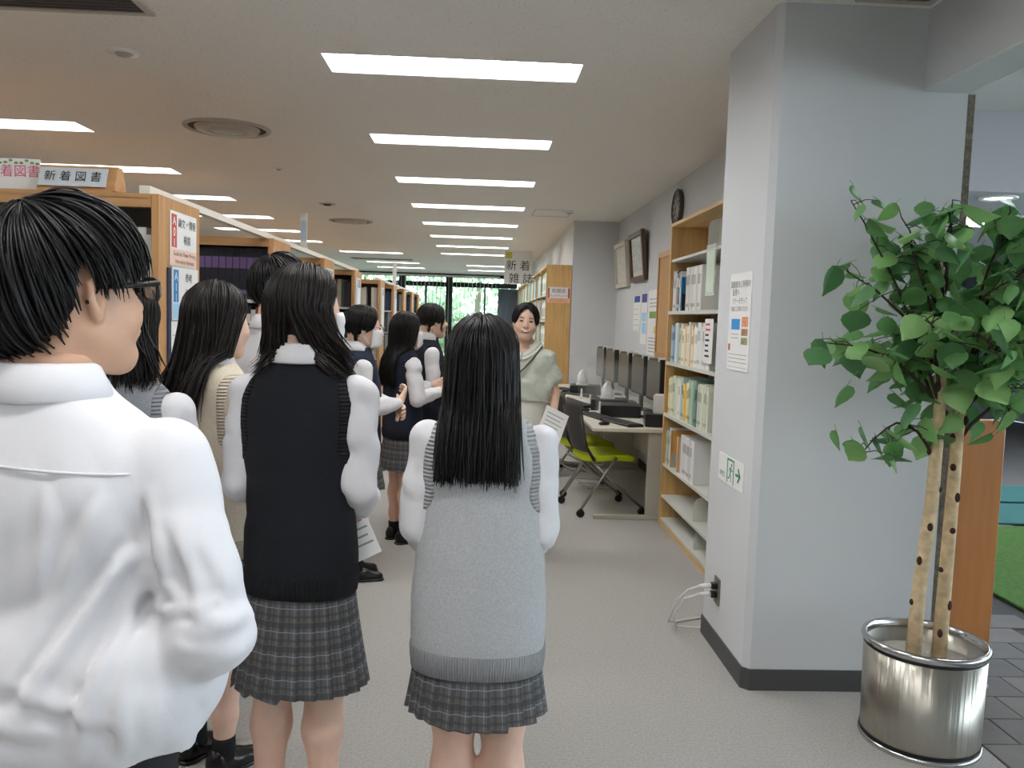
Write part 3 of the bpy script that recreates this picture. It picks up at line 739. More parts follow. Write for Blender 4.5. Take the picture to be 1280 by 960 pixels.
def collar(parent, c, rx, ry, hgt, m, open_front=True, flare=.022, tilt=0., name='collar', yaw=0.):
    mb = MB(); N = 40; a0 = R(100 if open_front else 90); rings = []
    for j in range(N+1):
        a = a0+(2*PI-(R(20) if open_front else 0))*j/N
        ca, sa = math.cos(a), math.sin(a)
        dz = -.030*max(0, sa)**2+tilt*(-sa)
        ring = [((rx-.002)*ca, (ry-.002)*sa, -.012+dz), ((rx-.008)*ca, (ry-.008)*sa, hgt*.8+dz), ((rx-.006)*ca, (ry-.006)*sa, hgt+dz), ((rx-.001)*ca, (ry-.001)*sa, hgt-.003+dz), ((rx+flare)*ca, (ry+flare)*sa, -.004+dz), ((rx+flare-.004)*ca, (ry+flare-.004)*sa, -.009+dz)]
        rings.append([(c[0]+x*math.cos(yaw)-y*math.sin(yaw), c[1]+x*math.sin(yaw)+y*math.cos(yaw), c[2]+z) for x, y, z in ring])
    return mb.loft(rings).build(name, m, parent, True)
def shoe_parts(parent, ankle, yaw, m, sneaker=False, L=.235):
    ax, ay = ankle
    F = Field((-.06, -.08, -.005), (.06, .20, .09), .005)
    F.cap((0, -.028, .035), (0, .04, .032), .034, .034, .02); F.cap((.0, .04, .028), (.004, .125, .022), .036, .026, .025); F.cap((0, .0, .05), (0, -.02, .062), .034, .032, .02)
    x, y, z = F.P(); F.D = np.maximum(F.D, .012-z)
    V, Q = F.mesh(); S = Field((-.06, -.08, -.01), (.06, .20, .05), .005)
    S.cap((0, -.03, .01), (0, .04, .01), .037, .034, .02); S.cap((0, .04, .01), (.004, .127, .01), .038, .03, .02)
    x, y, z = S.P(); S.D = np.maximum(S.D, np.maximum(-z, z-(.02 if sneaker else .014))); Vs, Qs = S.mesh()
    Rm = rotm(yaw); k = L/.235; t = np.array([ax, ay, 0])
    sh = link('shoe', nmesh('shoe', [((V*k) @ Rm.T+t, Q, 0)], m), parent)
    link('sole', nmesh('sole', [((Vs*k) @ Rm.T+t, Qs, 0)], M_SOLE if sneaker else M_SHOE), sh)

def person(label, loc, face, H, **k):
    """builds a person standing at loc and facing angle `face` (0 = +Y); everything below is in the person's own frame"""
    g = k.get; root = thing('person', label, 'person', (loc[0], loc[1], 0), face, 'visitors on the library tour')
    fem = g('fem', True); vox = g('vox', .008); skin = g('skin', M_SKIN); seed = g('seed', 1)
    hs = g('hs', 1.0); lean = g('lean', 0.)
    hp = np.array(g('head_pos', (0, .02, H-.012-.118*hs))); head = Head(hp, g('yaw', 0.), g('pitch', 0.), g('roll', 0.), hs)
    sw = g('sw', .105*H); shz = g('shz', .80*H)
    hipw = .074 if fem else .09
    ft = g('feet', [(-.075, -.01), (.075, -.01)]); kn = g('knees', [(-.075, .01), (.075, .01)])
    # ---- body
    top = shz+.07
    F = Field((-.36, -.26, .02), (.36, .42, top+.06), vox)
    br = Prof([(.46*H, .105, .085), (.52*H, .115, .09), (.60*H, .10, .075), (.70*H, .11, .08), (.76*H, .12, .075), (.80*H, .10, .06), (.83*H, .05, .05), (.85*H, .045, .045)])
    F.prof(br, .02)
    nb = (0, -.012, .82*H); F.cap(nb, tuple(hp+head.R @ np.array((0, -.035, -.09))*hs), .052 if fem else .058, .048 if fem else .055, .03)
    for i, s in enumerate((-1, 1)):
        a = np.array((ft[i][0], ft[i][1], .06)); kk = np.array((kn[i][0], kn[i][1], .275*H)); hp_ = np.array((s*hipw, 0, .49*H))
        ls = g('leg', 1.0)
        F.chain([hp_, hp_*.45+kk*.55, kk+np.array((0, .0, .03))], [(.066 if fem else .08)*ls, .066*ls, .054*ls], .03)
        F.chain([kk+np.array((0, 0, .03)), kk+np.array((0, -.012, -.10)), kk*.35+a*.65+np.array((0, -.004, 0)), a], [.054*ls, .053*ls, .038*ls, .031*ls], .03)
        F.chain([a, a+np.array((0, .0, -.03))], [.031, .033], .02)
    arms = g('arms'); hands = []
    for i, s in enumerate((-1, 1)):
        ar = arms[i]; S = np.array((s*sw*.86, -.005, shz-.04)); E = np.array(ar['e']); W = np.array(ar['w'])
        F.chain([S, E, W], [.036*g('armr', 1.), .031*g('armr', 1.), .023*g('armr', 1.)], .012)
        d = np.array(ar.get('d', W-E)); d = d/np.linalg.norm(d); V, Q = hand_mesh(s, ar.get('curl', .5))
        fr = frame_from(d, ar.get('palm', (-s, 0, .1))); hands.append(((V*g('hand', 1.)) @ fr.T+W+d*.01, Q, 0))
    body = [F.mesh()+(0,)]
    hV, hQ = head_mesh(fem, g('hvox', .0045)); body.append((head.T(hV), hQ, 0)); body += hands
    body_o = link('body', nmesh('body', body, skin), root)
    return root, head, body_o
def folds(F, segs):
    x, y, z = F.P()
    for a, b, w_, dp in segs:
        a, b = np.array(a, float), np.array(b, float); m = w_*4; sl = F.sub(np.minimum(a, b)-m, np.maximum(a, b)+m)
        if sl is None: continue
        X, Y, Z = F.P(sl); d = capd(X, Y, Z, a, b, 0., 0.); ab = b-a; t = np.clip(((X-a[0])*ab[0]+(Y-a[1])*ab[1]+(Z-a[2])*ab[2])/float(ab@ab), 0, 1)
        env = np.maximum(0, np.sin(t*3.14159))**.6; sd = d/w_; nx = np.cross(ab, (0, 1, 0)); nx = nx/np.linalg.norm(nx); side = (X-a[0])*nx[0]+(Y-a[1])*nx[1]+(Z-a[2])*nx[2]
        F.D[sl] += (dp*env*(np.exp(-sd**2)-.8*np.exp(-((side-1.7*w_)/(1.2*w_))**2-(np.maximum(0, d-2.5*w_)/w_)**2))).astype(np.float32)
def sleeves(Fs, arms, H, sw, shz, rs=(.058, .052, .044), upto=1.0, seed=0, amp=.005, cuff=True):
    for i, s in enumerate((-1, 1)):
        ar = arms[i]; S = np.array((s*sw*.9, -.005, shz-.035)); E = np.array(ar['e']); W = np.array(ar['w']); W2 = W-(W-E)/np.linalg.norm(W-E)*.02
        Fs.chain([S, S*.5+E*.5, E], [rs[0], rs[0]*.97, rs[1]], .012)
        if upto >= 1: Fs.chain([E, E*.45+W2*.55, W2], [rs[1], rs[1]*.96, rs[2]*.86], .012)
    x, y, z = Fs.P(); Fs.D += wrinkle(x, y, z, amp*1.3, 52, seed, [(.3, .3, 1), (.2, -.5, .8), (-.4, .2, .9)])
def sleeve_d(x, y, z, ar, s, sw, shz, r):
    S = np.array((s*sw*.9, -.005, shz-.035)); E = np.array(ar['e']); return capd(x, y, z, S, S*.5+E*.5, r, r)
def add_rib(o, fn):
    a = o.data.attributes.new('rib', 'FLOAT', 'POINT'); co = np.empty(len(o.data.vertices)*3, np.float32); o.data.vertices.foreach_get('co', co)
    a.data.foreach_set('value', fn(co.reshape(-1, 3)).astype(np.float32))
def schoolgirl(label, loc, face, H, vest_col, vest, skirt, hair=None, arms=None, vname='vest', vox=.008, rr=(.051, .045, .038), sock='black', mask=False, hairmat=M_HAIR, face_on=False, shoes=True, collar_up=.0, sleeve_amp=.005, **k):
    """vest: rows (z, half width, half depth, cx, cy) from hem to neck; skirt: (hem z, half width, half depth)"""
    sw = k.get('sw', .105*H); shz = k.get('shz', .80*H); seed = k.get('seed', 1)
    root, head, body = person(label, loc, face, H, arms=arms, vox=vox, **k)
    pr = Prof(vest)
    zh = vest[0][0]; zt = vest[-1][0]
    # shirt sleeves + yoke
    F = Field((-.40, -.26, .5), (.40, .46, zt+.05), vox); F.cap((-sw*.8, -.005, shz-.05), (sw*.8, -.005, shz-.05), .04, .04, 0); sleeves(F, arms, H, sw, shz, rr, seed=seed, amp=sleeve_amp)
    sh = link('shirt', nmesh('shirt', [F.mesh()+(0,)], M_SHIRT), root)
    nz = vest[-1][0]
    cy = vest[-1][4] if len(vest[-1]) > 4 else 0
    collar(sh, (0, cy-.004, nz-.008), k.get('crx', .066), k.get('cry', .064), .045+collar_up, M_SHIRT, yaw=k.get('yaw', 0)*.3)
    for i, s in enumerate((-1, 1)):
        W = np.array(arms[i]['w']); E = np.array(arms[i]['e']); d = (W-E)/np.linalg.norm(W-E)
        MB().tube([tuple(W-d*.055), tuple(W-d*.052), tuple(W+d*.0), tuple(W+d*.003)], [rr[2]*.8, rr[2]*.86, rr[2]*.84, rr[2]*.7], 18).build('cuff', M_SHIRT, sh, True)
    # vest
    F = Field((-.26, -.22, zh-.03), (.26, .24, zt+.02), vox*.8); F.prof(pr, 0)
    x, y, z = F.P(); F.D += wrinkle(x, y, z, .0035, 26, seed+5, [(.2, .2, 1), (1, .2, .5)])*np.clip((z-zh-.06)*9, 0, 1)
    F.D = np.maximum(F.D, zh-z)
    ves = link('vest', nmesh('vest', [F.mesh()+(0,)], knit(vname, vest_col)), root)
    T = Field((-.26, -.22, shz-.30), (.26, .24, zt+.03), vox*.62); T.prof(pr, 0, .004); x, y, z = T.P(); ring = np.full(T.D.shape, 1., np.float32)
    for i, s in enumerate((-1, 1)):
        sd = sleeve_d(x, y, z, arms[i], s, sw, shz, rr[0]+.002); ring = np.minimum(ring, np.maximum(np.abs(sd-.012)-.014, -s*x+.03))
    base = np.maximum(T.D, ring)
    for s in (-1, 1):
        T.D = np.maximum(base, -s*x); tr = link('armhole_trim', nmesh('armhole_trim', [T.mesh()+(0,)], ribmat(vname+'_rib', vest_col)), ves)
        add_rib(tr, lambda c: c[:, 2]*620)
    # hem rib
    mb = MB(); N = 72; rg = []
    for z_, o_ in ((zh-.012, -.004), (zh-.010, .0005), (zh+.02, .0035), (zh+.045, .0045), (zh+.052, .0015)):
        w_, d_, cx_, cy_ = float(pr.w(np.array(max(z_, zh))))+o_, float(pr.d(np.array(max(z_, zh))))+o_, float(pr.cx(np.array(zh))), float(pr.cy(np.array(zh)))
        rg.append([(cx_+w_*np.sign(math.cos(a))*abs(math.cos(a))**(2/pr.p), cy_+d_*np.sign(math.sin(a))*abs(math.sin(a))**(2/pr.p), z_) for a in [2*PI*j/N for j in range(N)]])
    hm = mb.loft(rg, caps=False).build('hem_band', ribmat(vname+'_rib', vest_col), ves, True)
    add_rib(hm, lambda c: np.arctan2(c[:, 1]*1.25, c[:, 0])*150)
    # skirt
    hz, hw, hd = skirt[:3]
    link('skirt', pleated_skirt(hz, zh+.06, hw, hd, float(pr.w(np.array(zh+.06)))*.93, float(pr.d(np.array(zh+.06)))*.93, float(pr.cx(np.array(zh))), float(pr.cy(np.array(zh))), 24, seed), root)
    if shoes:
        ft = k.get('feet', [(-.075, -.01), (.075, -.01)]); fy = k.get('foot_yaw', [.12, -.12])
        for i in range(2):
            shoe_parts(root, ft[i], fy[i], M_SHOE)
            kx = ft[i]
            MB().tube([(kx[0], kx[1], .05), (kx[0], kx[1], .09), (kx[0], kx[1]-.002, .125)], [.040, .0375, .0385], 16).build('sock', M_SOCK, root, True)
    if mask: add_mask(root, head)
    if face_on: add_face(root, head, k.get('smile', False))
    if hair:
        tor = Prof([(r_[0], r_[1]+.006, r_[2]+.006)+tuple(r_[3:]) for r_ in vest])
        pts = long_hair(head, torso=tor, seed=seed, **hair)
        link('hair', nmesh('hair', pts, hairmat), root)
    return root, head, body
def A(s, e, w, **k): return dict(e=(s*e[0], e[1], e[2]), w=(s*w[0], w[1], w[2]), **k)
def vestrows(H, zh, w_hem, d_hem, ww, dw, wc, dc, cy=0., lean=0.):
    return [(zh, w_hem, d_hem, 0, cy), (zh+.08, w_hem*1.01, d_hem*1.01, 0, cy), (.60*H, ww, dw, 0, cy), (.70*H, wc, dc, 0, cy), (.755*H, wc*1.0, dc*.96, 0, cy-.004), (.79*H, wc*.93, dc*.86, 0, cy-.008),
            (.815*H, wc*.76, dc*.74, 0, cy-.012), (.838*H, wc*.52, dc*.66, 0, cy-.014), (.85*H, wc*.43, dc*.62, 0, cy-.014)]
# ------------------------------------------------------------------ the tour group
# 1: grey vest, centre
H = 1.53
front = [A(-1, (.163, -.01, .97), (.135, .13, .87), d=(.6, .5, -.4), palm=(.3, -.6, .4), curl=.9), A(1, (.158, .0, .97), (.12, .15, .88), d=(-.6, .5, -.4), palm=(-.3, -.6, .4), curl=.9)]
schoolgirl('girl in light grey knit vest with long straight hair, back turned in mid aisle', (.018, 2.15), R(-3), H, (180, 182, 184),
    vestrows(H, .615, .176, .125, .166, .12, .157, .108), (.485, .188, .145), hair=dict(zend=1.115, amin=70, taper=-.02, ends=.035, n=1300, jit=.009, split=.0, drop_el=-5, gather=.07),
    arms=front, vname='grey_knit', vox=.006, seed=11, hvox=.006, sw=.158, shz=1.232, feet=[(-.07, -.01), (.075, -.02)], knees=[(-.058, .0), (.074, .0)], head_pos=(-.01, .02, H-.016-.118), leg=1.02, rr=(.049, .044, .036))
# 2: black vest
H = 1.65
fr2 = [A(-1, (.17, -.03, 1.05), (.13, .15, .97), d=(.6, .5, -.35), palm=(.3, -.6, .4), curl=.9), A(1, (.172, -.03, 1.05), (.13, .15, .95), d=(-.6, .5, -.35), palm=(-.3, -.6, .4), curl=.9)]
schoolgirl('girl in black knit vest with hair swept over her shoulders, back turned', (-.48, 2.3), R(-8), H, (24, 26, 32),
    vestrows(H, .76, .155, .118, .146, .112, .166, .112), (.485, .192, .155), hair=dict(zend=1.36, amin=76, split=.05, bias=R(30), taper=.06, ends=.05, n=1100, radial=True, gather=0, jit=.008, drop_el=-6, fwd=.05, rtaper=lambda a: (.0 if math.sin(a) > 0 else .02)),
    arms=fr2, vname='black_knit', vox=.0065, seed=21, hvox=.005, yaw=R(-33), mask=True, sw=.172, shz=1.335, feet=[(-.09, -.01), (.08, -.02)], knees=[(-.08, .0), (.07, .0)], hairmat=M_HAIRB)
# 3: beige vest
H = 1.61
schoolgirl('girl in beige knit vest with long dark hair before the shelf signs', (-.86, 2.72), R(-36), H, (206, 194, 174),
    vestrows(H, .74, .155, .118, .146, .112, .16, .11), (.48, .185, .15), hair=dict(zend=1.17, amin=64, taper=.0, ends=.06, n=1000, jit=.014, sway=(-.04, -.03), drop_el=-6),
    arms=[A(-1, (.2, -.03, 1.02), (.13, .15, .95), curl=.9), A(1, (.2, -.03, 1.02), (.13, .15, .95), curl=.9)], vname='beige_knit', seed=31, hairmat=M_HAIRB, hvox=.006, sw=.168)
# 4: grey vest, far left, half hidden
H = 1.60
schoolgirl('girl in a mid grey vest half hidden behind the man in the white shirt', (-.96, 2.25), R(-6), H, (140, 143, 148),
    vestrows(H, .73, .155, .118, .146, .112, .162, .11), (.48, .185, .15), hair=dict(zend=1.33, amin=66, split=.03, taper=.02, ends=.05, n=800, jit=.014, drop_el=-6),
    arms=[A(-1, (.205, -.03, 1.01), (.15, .13, .93), curl=.9), A(1, (.205, -.03, 1.01), (.15, .13, .93), curl=.9)], vname='mid_grey_knit', seed=41, hvox=.006, sw=.172)
# 5: navy vest with glasses and mask
H = 1.57
r5, h5, b5 = schoolgirl('girl in navy vest with tied hair, glasses and mask, left of the trio', (-.68, 4.75), R(-72), H, (34, 42, 62),
    vestrows(H, .74, .165, .125, .155, .12, .165, .118), (.53, .19, .155), hair=dict(zend=1.37, amin=58, taper=.42, ends=.02, n=700, jit=.006, drop_el=-12, fringe=True),
    arms=[A(-1, (.17, .05, 1.03), (.02, .22, 1.0), d=(1, .25, -.25), palm=(0, -1, 0), curl=.6), A(1, (.2, -.01, 1.0), (.06, .22, 1.02), d=(-.7, .5, .5), palm=(0, -1, 0), curl=.8)],
    vname='navy_knit', seed=51, mask=True, yaw=R(-4), pitch=R(-4), sw=.168, face_on=True)
add_glasses(r5, h5, mat('pale_metal', (190, 170, 150), .3, metal=.8), .0012)
# 6: navy vest long hair
H = 1.545
schoolgirl('girl with long black hair over a navy vest, middle of the trio', (-.5, 5.55), R(-58), H, (30, 36, 52),
    vestrows(H, .72, .16, .12, .15, .115, .16, .112), (.50, .185, .15), hair=dict(zend=1.06, amin=60, taper=.0, ends=.05, n=800, jit=.012, drop_el=-6),
    arms=[A(-1, (.18, .04, 1.02), (.06, .24, 1.04), d=(.5, .7, .3), palm=(.5, -.4, 0), curl=.8), A(1, (.2, 0, .98), (.10, .22, 1.02), d=(-.2, .9, .3), palm=(-.6, 0, .2), curl=.7)],
    vname='navy_knit2', seed=61, mask=True, sw=.165)
# 7: navy vest, face seen in profile
H = 1.615
r7, h7, b7 = schoolgirl('girl in dark vest with pinned hair, bare face in profile, right of trio', (-.36, 6.05), R(-78), H, (32, 36, 50),
    vestrows(H, .74, .16, .12, .15, .115, .16, .112), (.50, .185, .15), hair=dict(zend=1.42, amin=60, taper=.48, ends=.02, n=700, jit=.008, drop_el=-14, fringe=True, locks=.11),
    arms=[A(-1, (.18, .02, 1.05), (.08, .22, 1.05), curl=.8), A(1, (.2, 0, 1.03), (.12, .22, 1.02), curl=.8)], vname='navy_knit3', seed=71, face_on=True, hairmat=M_HAIRB, yaw=R(14), sw=.165, hvox=.004)
# 8: tall student half hidden
H = 1.74
def trousers(root, H, m, ft, waist=.60, w=.15, d=.11, legr=.075, belt=None):
    F = Field((-.25, -.2, .03), (.25, .25, waist*H+.02), .009)
    F.prof(Prof([(.47*H, w*1.02, d*1.05), (.52*H, w*1.04, d*1.08), (.56*H, w, d), (waist*H, w*.95, d*.95)]), .02)
    for i, s in enumerate((-1, 1)):
        F.chain([(s*.085, 0, .48*H), (ft[i][0], .005, .27*H), (ft[i][0], ft[i][1]-.01, .05)], [legr*1.15, legr*.92, legr*.8], .03)
    x, y, z = F.P(); F.D += wrinkle(x, y, z, .004, 30, 7)
    return link('trousers', nmesh('trousers', [F.mesh()+(0,)], m), root)
M_TROU = mat('charcoal_trousers', (26, 27, 31), .85, bump=(300, .2))
def shirt_torso(H, z0, wh, dh, wc, dc, dr=0.):
    G, H = H, H-dr/.81
    return Prof([(z0, wh*.92, dh*.92), (z0+.05, wh*1.03, dh*1.05), (z0+.15, wh*1.02, dh*1.02), (.66*H, wc*.97, dc), (.72*H, wc, dc*1.02), (.765*H, wc*1.0, dc*.98, 0, -.004), (.795*H, wc*.93, dc*.86, 0, -.008),
        (.82*H, wc*.72, dc*.72, 0, -.012), (.843*H, wc*.45, dc*.62, 0, -.014), (.856*H, wc*.37, dc*.58, 0, -.014)])
def boy(label, loc, face, H, arms, sw, shz, wc, dc, seed, vox, sneaker=True, amp=.006, rolled=.0, waist=.585, **k):
    root, head, body = person(label, loc, face, H, fem=False, arms=arms, sw=sw, shz=shz, vox=vox*1.2, **k)
    ft = k.get('feet', [(-.1, -.01), (.1, -.01)])
    trousers(root, H, M_TROU, ft)
    pr = shirt_torso(H, waist*H, wc*k.get('belly', 1.0), dc*1.15, wc, dc, k.get('drop', 0.))
    F = Field((-.42, -.30, waist*H-.05), (.42, .42, .87*H), vox)
    for i, s in enumerate((-1, 1)):
        S = np.array((s*sw*.9, -.005, shz-.04)); E = np.array(arms[i]['e']); W = np.array(arms[i]['w']); C = E+(W-E)*rolled
        F.chain([S, S*.55+E*.45, E], [.064, .062, .058], .02)
        F.chain([E, C], [.06, .056], .012)
    x, y, z = F.P()
    for i, s in enumerate((-1, 1)):
        E = np.array(arms[i]['e']); W = np.array(arms[i]['w']); d = (W-E)/np.linalg.norm(W-E); C = E+(W-E)*rolled+d*.045
        cut = (x-C[0])*d[0]+(y-C[1])*d[1]+(z-C[2])*d[2]; near = np.sqrt((x-C[0])**2+(y-C[1])**2+(z-C[2])**2)
        F.D = np.where(near < .13, np.maximum(F.D, cut), F.D)
    F.prof(pr, .02)
    F.D += wrinkle(x, y, z, amp, 34, seed, [(1, .2, .22), (1, .2, -.28), (1, 0, .5)])*np.clip((shz+.02-z)*8, .15, 1)+wrinkle(x, y, z, amp*.9, 50, seed+3, [(.4, .3, 1), (-.5, .3, .9)])*np.clip(np.maximum((1.08-z)*5, (np.abs(x)-.2)*12), 0, 1)
    folds(F, k.get('folds', []))
    sh = link('shirt', nmesh('shirt', [F.mesh()+(0,)], M_SHIRT), root)
    for i, s in enumerate((-1, 1)):
        E = np.array(arms[i]['e']); W = np.array(arms[i]['w']); d = (W-E)/np.linalg.norm(W-E); C = E+(W-E)*rolled
        MB().tube([tuple(C-d*.03), tuple(C-d*.026), tuple(C+d*.045), tuple(C+d*.05), tuple(C+d*.046)], [.056, .061, .058, .054, .042], 20, caps=False).build('rolled_cuff', M_SHIRT, sh, True)
    collar(sh, (0, -.016, .842*H-k.get('drop', 0.)), .072, .07, .046, M_SHIRT, flare=.020, yaw=k.get('yaw', 0)*.2)
    for i in range(2): shoe_parts(root, ft[i], .15 if i == 0 else -.15, mat('dark_sneaker', (28, 28, 32), .6), sneaker, .265)
    link('hair', nmesh('hair', short_hair(head, seed=seed, **k.get('hairk', {})), M_HAIR), root)
    return root, head, pr, sh
boy('tall student with short black hair mostly hidden behind the black vest girl', (-.80, 3.3), R(-45), H,
    [A(-1, (.22, -.04, 1.08), (.2, .08, .9)), A(1, (.22, -.04, 1.08), (.2, .08, .9))], .19, 1.39, .18, .12, 81, .009, feet=[(-.12, .12), (.12, .0)])
# 9: man in white shirt, foreground
H = 1.695
rm, hm_, prm, shm = boy('man in a white shirt with rolled sleeves and black glasses in the left foreground', (-.63, 1.26), R(-6), H,
    [A(-1, (.26, -.04, 1.06), (.14, .2, .97), d=(.6, .6, -.2), palm=(.3, -.6, .3), curl=.9), A(1, (.25, -.035, 1.05), (.10, .19, .955), d=(-.6, .6, -.2), palm=(-.3, -.6, .3), curl=.9)],
    .19, 1.335, .19, .128, 91, .0055, belly=1.2, drop=.035, amp=.0055, armr=1.25, rolled=.02, waist=.515, skin=M_SKIN2, yaw=R(-26), pitch=R(6), folds=[((.15, -.09, 1.20), (.02, -.16, .97), .011, .012), ((.16, -.08, 1.16), (.09, -.16, .90), .012, .013), ((.17, -.06, 1.12), (.15, -.14, .90), .010, .010), ((.12, -.11, 1.27), (.05, -.14, 1.10), .010, .008),
      ((-.05, -.125, 1.28), (-.09, -.15, 1.02), .012, .010), ((.05, -.13, 1.28), (.035, -.15, 1.06), .010, .008), ((-.15, -.09, 1.2), (-.03, -.16, .98), .012, .012), ((-.02, -.14, 1.24), (-.045, -.15, 1.0), .009, .008), ((-.12, -.15, .99), (.06, -.16, .91), .013, .006), ((.0, -.16, 1.0), (.16, -.14, .93), .012, .006),
      ((.17, -.07, 1.27), (.20, -.08, 1.12), .008, .009), ((.21, -.08, 1.22), (.25, -.09, 1.08), .010, .010), ((.19, -.07, 1.13), (.30, -.06, 1.06), .009, .011), ((.18, -.07, 1.08), (.29, -.08, 1.10), .008, .009), ((.22, -.09, 1.05), (.30, -.04, 1.02), .008, .010), ((.24, -.06, 1.2), (.29, -.04, 1.1), .008, .008)],
    hs=1.06, hvox=.0035, head_pos=(.0, .03, H-.018-.146), hairk=dict(n=2200, thick=.020, lift=.014, nape=-.095, side=.05, front=.03, wid=.003), hand=1.1)
add_glasses(rm, hm_, M_BLACK, .0034)
add_face(rm, hm_)
# back yoke seam of his shirt
pts = []
for i in range(25):
    x_ = -.165+.33*i/24; z_ = 1.30-.012*abs(x_)/.16
    pts.append((x_, float(prm.cy(np.array(z_))-prm.d(np.array(z_))*max(0, 1-abs(x_/float(prm.w(np.array(z_))))**2.3)**(1/2.3))-.004, z_))
MB().tube(pts, .0022, 6).build('yoke_seam', M_SHIRT, shm, True)
# 10: staff member facing the camera
H = 1.635
armS = [A(-1, (.215, -.03, 1.03), (.21, .07, .82), d=(.1, .3, -1), palm=(1, 0, 0), curl=.7), A(1, (.2, -.02, 1.03), (.16, .1, .84), d=(0, .4, -1), palm=(-1, 0, 0), curl=.6)]
rs, hS, bS = person('smiling staff woman in a sage green blouse and white skirt facing the group', (.31, 5.6), R(168), H, arms=armS, yaw=R(12), roll=R(-5), vox=.007, hvox=.0036, sw=.17, seed=5, hs=1.02)
prS = Prof([(.60*H, .165, .125), (.63*H, .178, .135), (.68*H, .172, .13), (.73*H, .17, .122), (.765*H, .168, .11), (.792*H, .15, .095), (.81*H, .12, .08), (.822*H, .095, .072), (.826*H, .08, .064)])
F = Field((-.32, -.2, .58*H), (.32, .25, .87*H), .0065); F.prof(prS, 0)
for i, s in enumerate((-1, 1)):
    S = np.array((s*.15, -.005, 1.27)); E = np.array(armS[i]['e']); F.chain([S, S*.45+E*.55], [.056, .066], .03)
F.ell((0, .10, .822*H), (.045, .085, .075), .02, sub=True); F.ell((0, -.0, .845*H), (.062, .062, .045), .01, sub=True)
x, y, z = F.P(); F.D += wrinkle(x, y, z, .010, 44, 4)
M_SAGE = mat('sage_blouse', (200, 206, 194), .85, var=(60, .06), bump=(120, .2))
bl = link('blouse', nmesh('blouse', [F.mesh()+(0,)], M_SAGE), rs)
# scalloped collar falling to a soft V, a second narrower layer beneath it
for q, (wd, dz0) in enumerate(((.062, -.006), (.045, .004))):
    rg = []
    for j in range(97):
        a = PI/2+.05+(2*PI-.1)*j/96; sc_ = 1+.07*abs(math.sin(a*13)); ca, sa = math.cos(a), math.sin(a); f_ = max(0, sa)**1.6
        xi, yi, zi = .064*ca, .058*sa-.012+.062*f_, .846*H-.085*f_+dz0
        nx, ny = ca*(1-.25*f_), sa; w_ = wd*sc_*(1-.35*f_)
        xo, yo, zo = xi+nx*w_*1.0, yi+ny*w_*.62, zi-w_*(.36+.4*f_)
        rg.append([(xi, yi, zi), (xo, yo, zo), (xo, yo, zo-.004), (xi*.97, yi-.004*sa, zi-.008)])
    MB().loft(rg, caps=True).build('collar', [mat('cream_lace', (244, 244, 238), .85), mat('cream_lace_inner', (210, 214, 202), .85)][q], bl, True)
MB().tube([(-.12, .02, 1.345), (-.075, .115, 1.27), (-.02, .148, 1.2), (.06, .154, 1.12), (.13, .125, 1.05), (.18, .05, 1.0)], .006, 6).build('bag_strap', mat('strap', (96, 98, 84), .6), rs, True)
mb = MB(); rg = []
for i in range(9):
    t = i/8; z_ = .62*H-(.62*H-.25)*t
    rg.append([((.15+.06*t)*(1+.03*t*math.sin(13*a))*math.cos(a), (.115+.06*t)*(1+.03*t*math.sin(13*a))*math.sin(a), z_) for a in [2*PI*j/78 for j in range(78)]])
mb.loft(rg, caps=False).build('skirt', mat('white_skirt', (224, 222, 214), .85), rs, True)
for i, s in enumerate((-1, 1)): shoe_parts(rs, (s*.075, -.01), -.12*s, mat('beige_flat', (120, 100, 84), .5))
add_face(rs, hS, True)
pts = long_hair(hS, 1.42, n=700, amin=47, taper=.55, ends=.01, jit=.004, drop_el=-18, seed=15, thick=.012, fringe=True)
link('hair', nmesh('hair', pts, M_HAIR), rs)
# papers held in hands
def sheet(name, label, M, w_, h_, lines=True):
    o = MB().box(-w_/2, -h_/2, -.001, w_/2, h_/2, .001, M).build(name, M_PAPER, None)
    tag(o, label, 'paper')
    if lines:
        for i in range(5):
            MB().box(-w_*.36, h_*(.3-.14*i)-.003, .001, w_*(.36-.1*(i % 2)), h_*(.3-.14*i)+.003, .0015, M).build('printed_line', mat('grey_print', (150, 152, 156), .8), o)
    return o
sheet('paper_sheet', 'white handout sheet held low by the staff woman in green', Matrix.Translation((.50, 5.42, .84)) @ Matrix.Rotation(R(20), 4, 'Z') @ Matrix.Rotation(R(62), 4, 'X') @ Matrix.Rotation(R(-30), 4, 'Z'), .17, .22)
sheet('leaflet', 'green and white leaflet held beside the black vest girl', Matrix.Translation((-.345, 2.46, .875)) @ Matrix.Rotation(R(14), 4, 'Z') @ Matrix.Rotation(R(70), 4, 'X') @ Matrix.Rotation(R(22), 4, 'Z'), .075, .17)
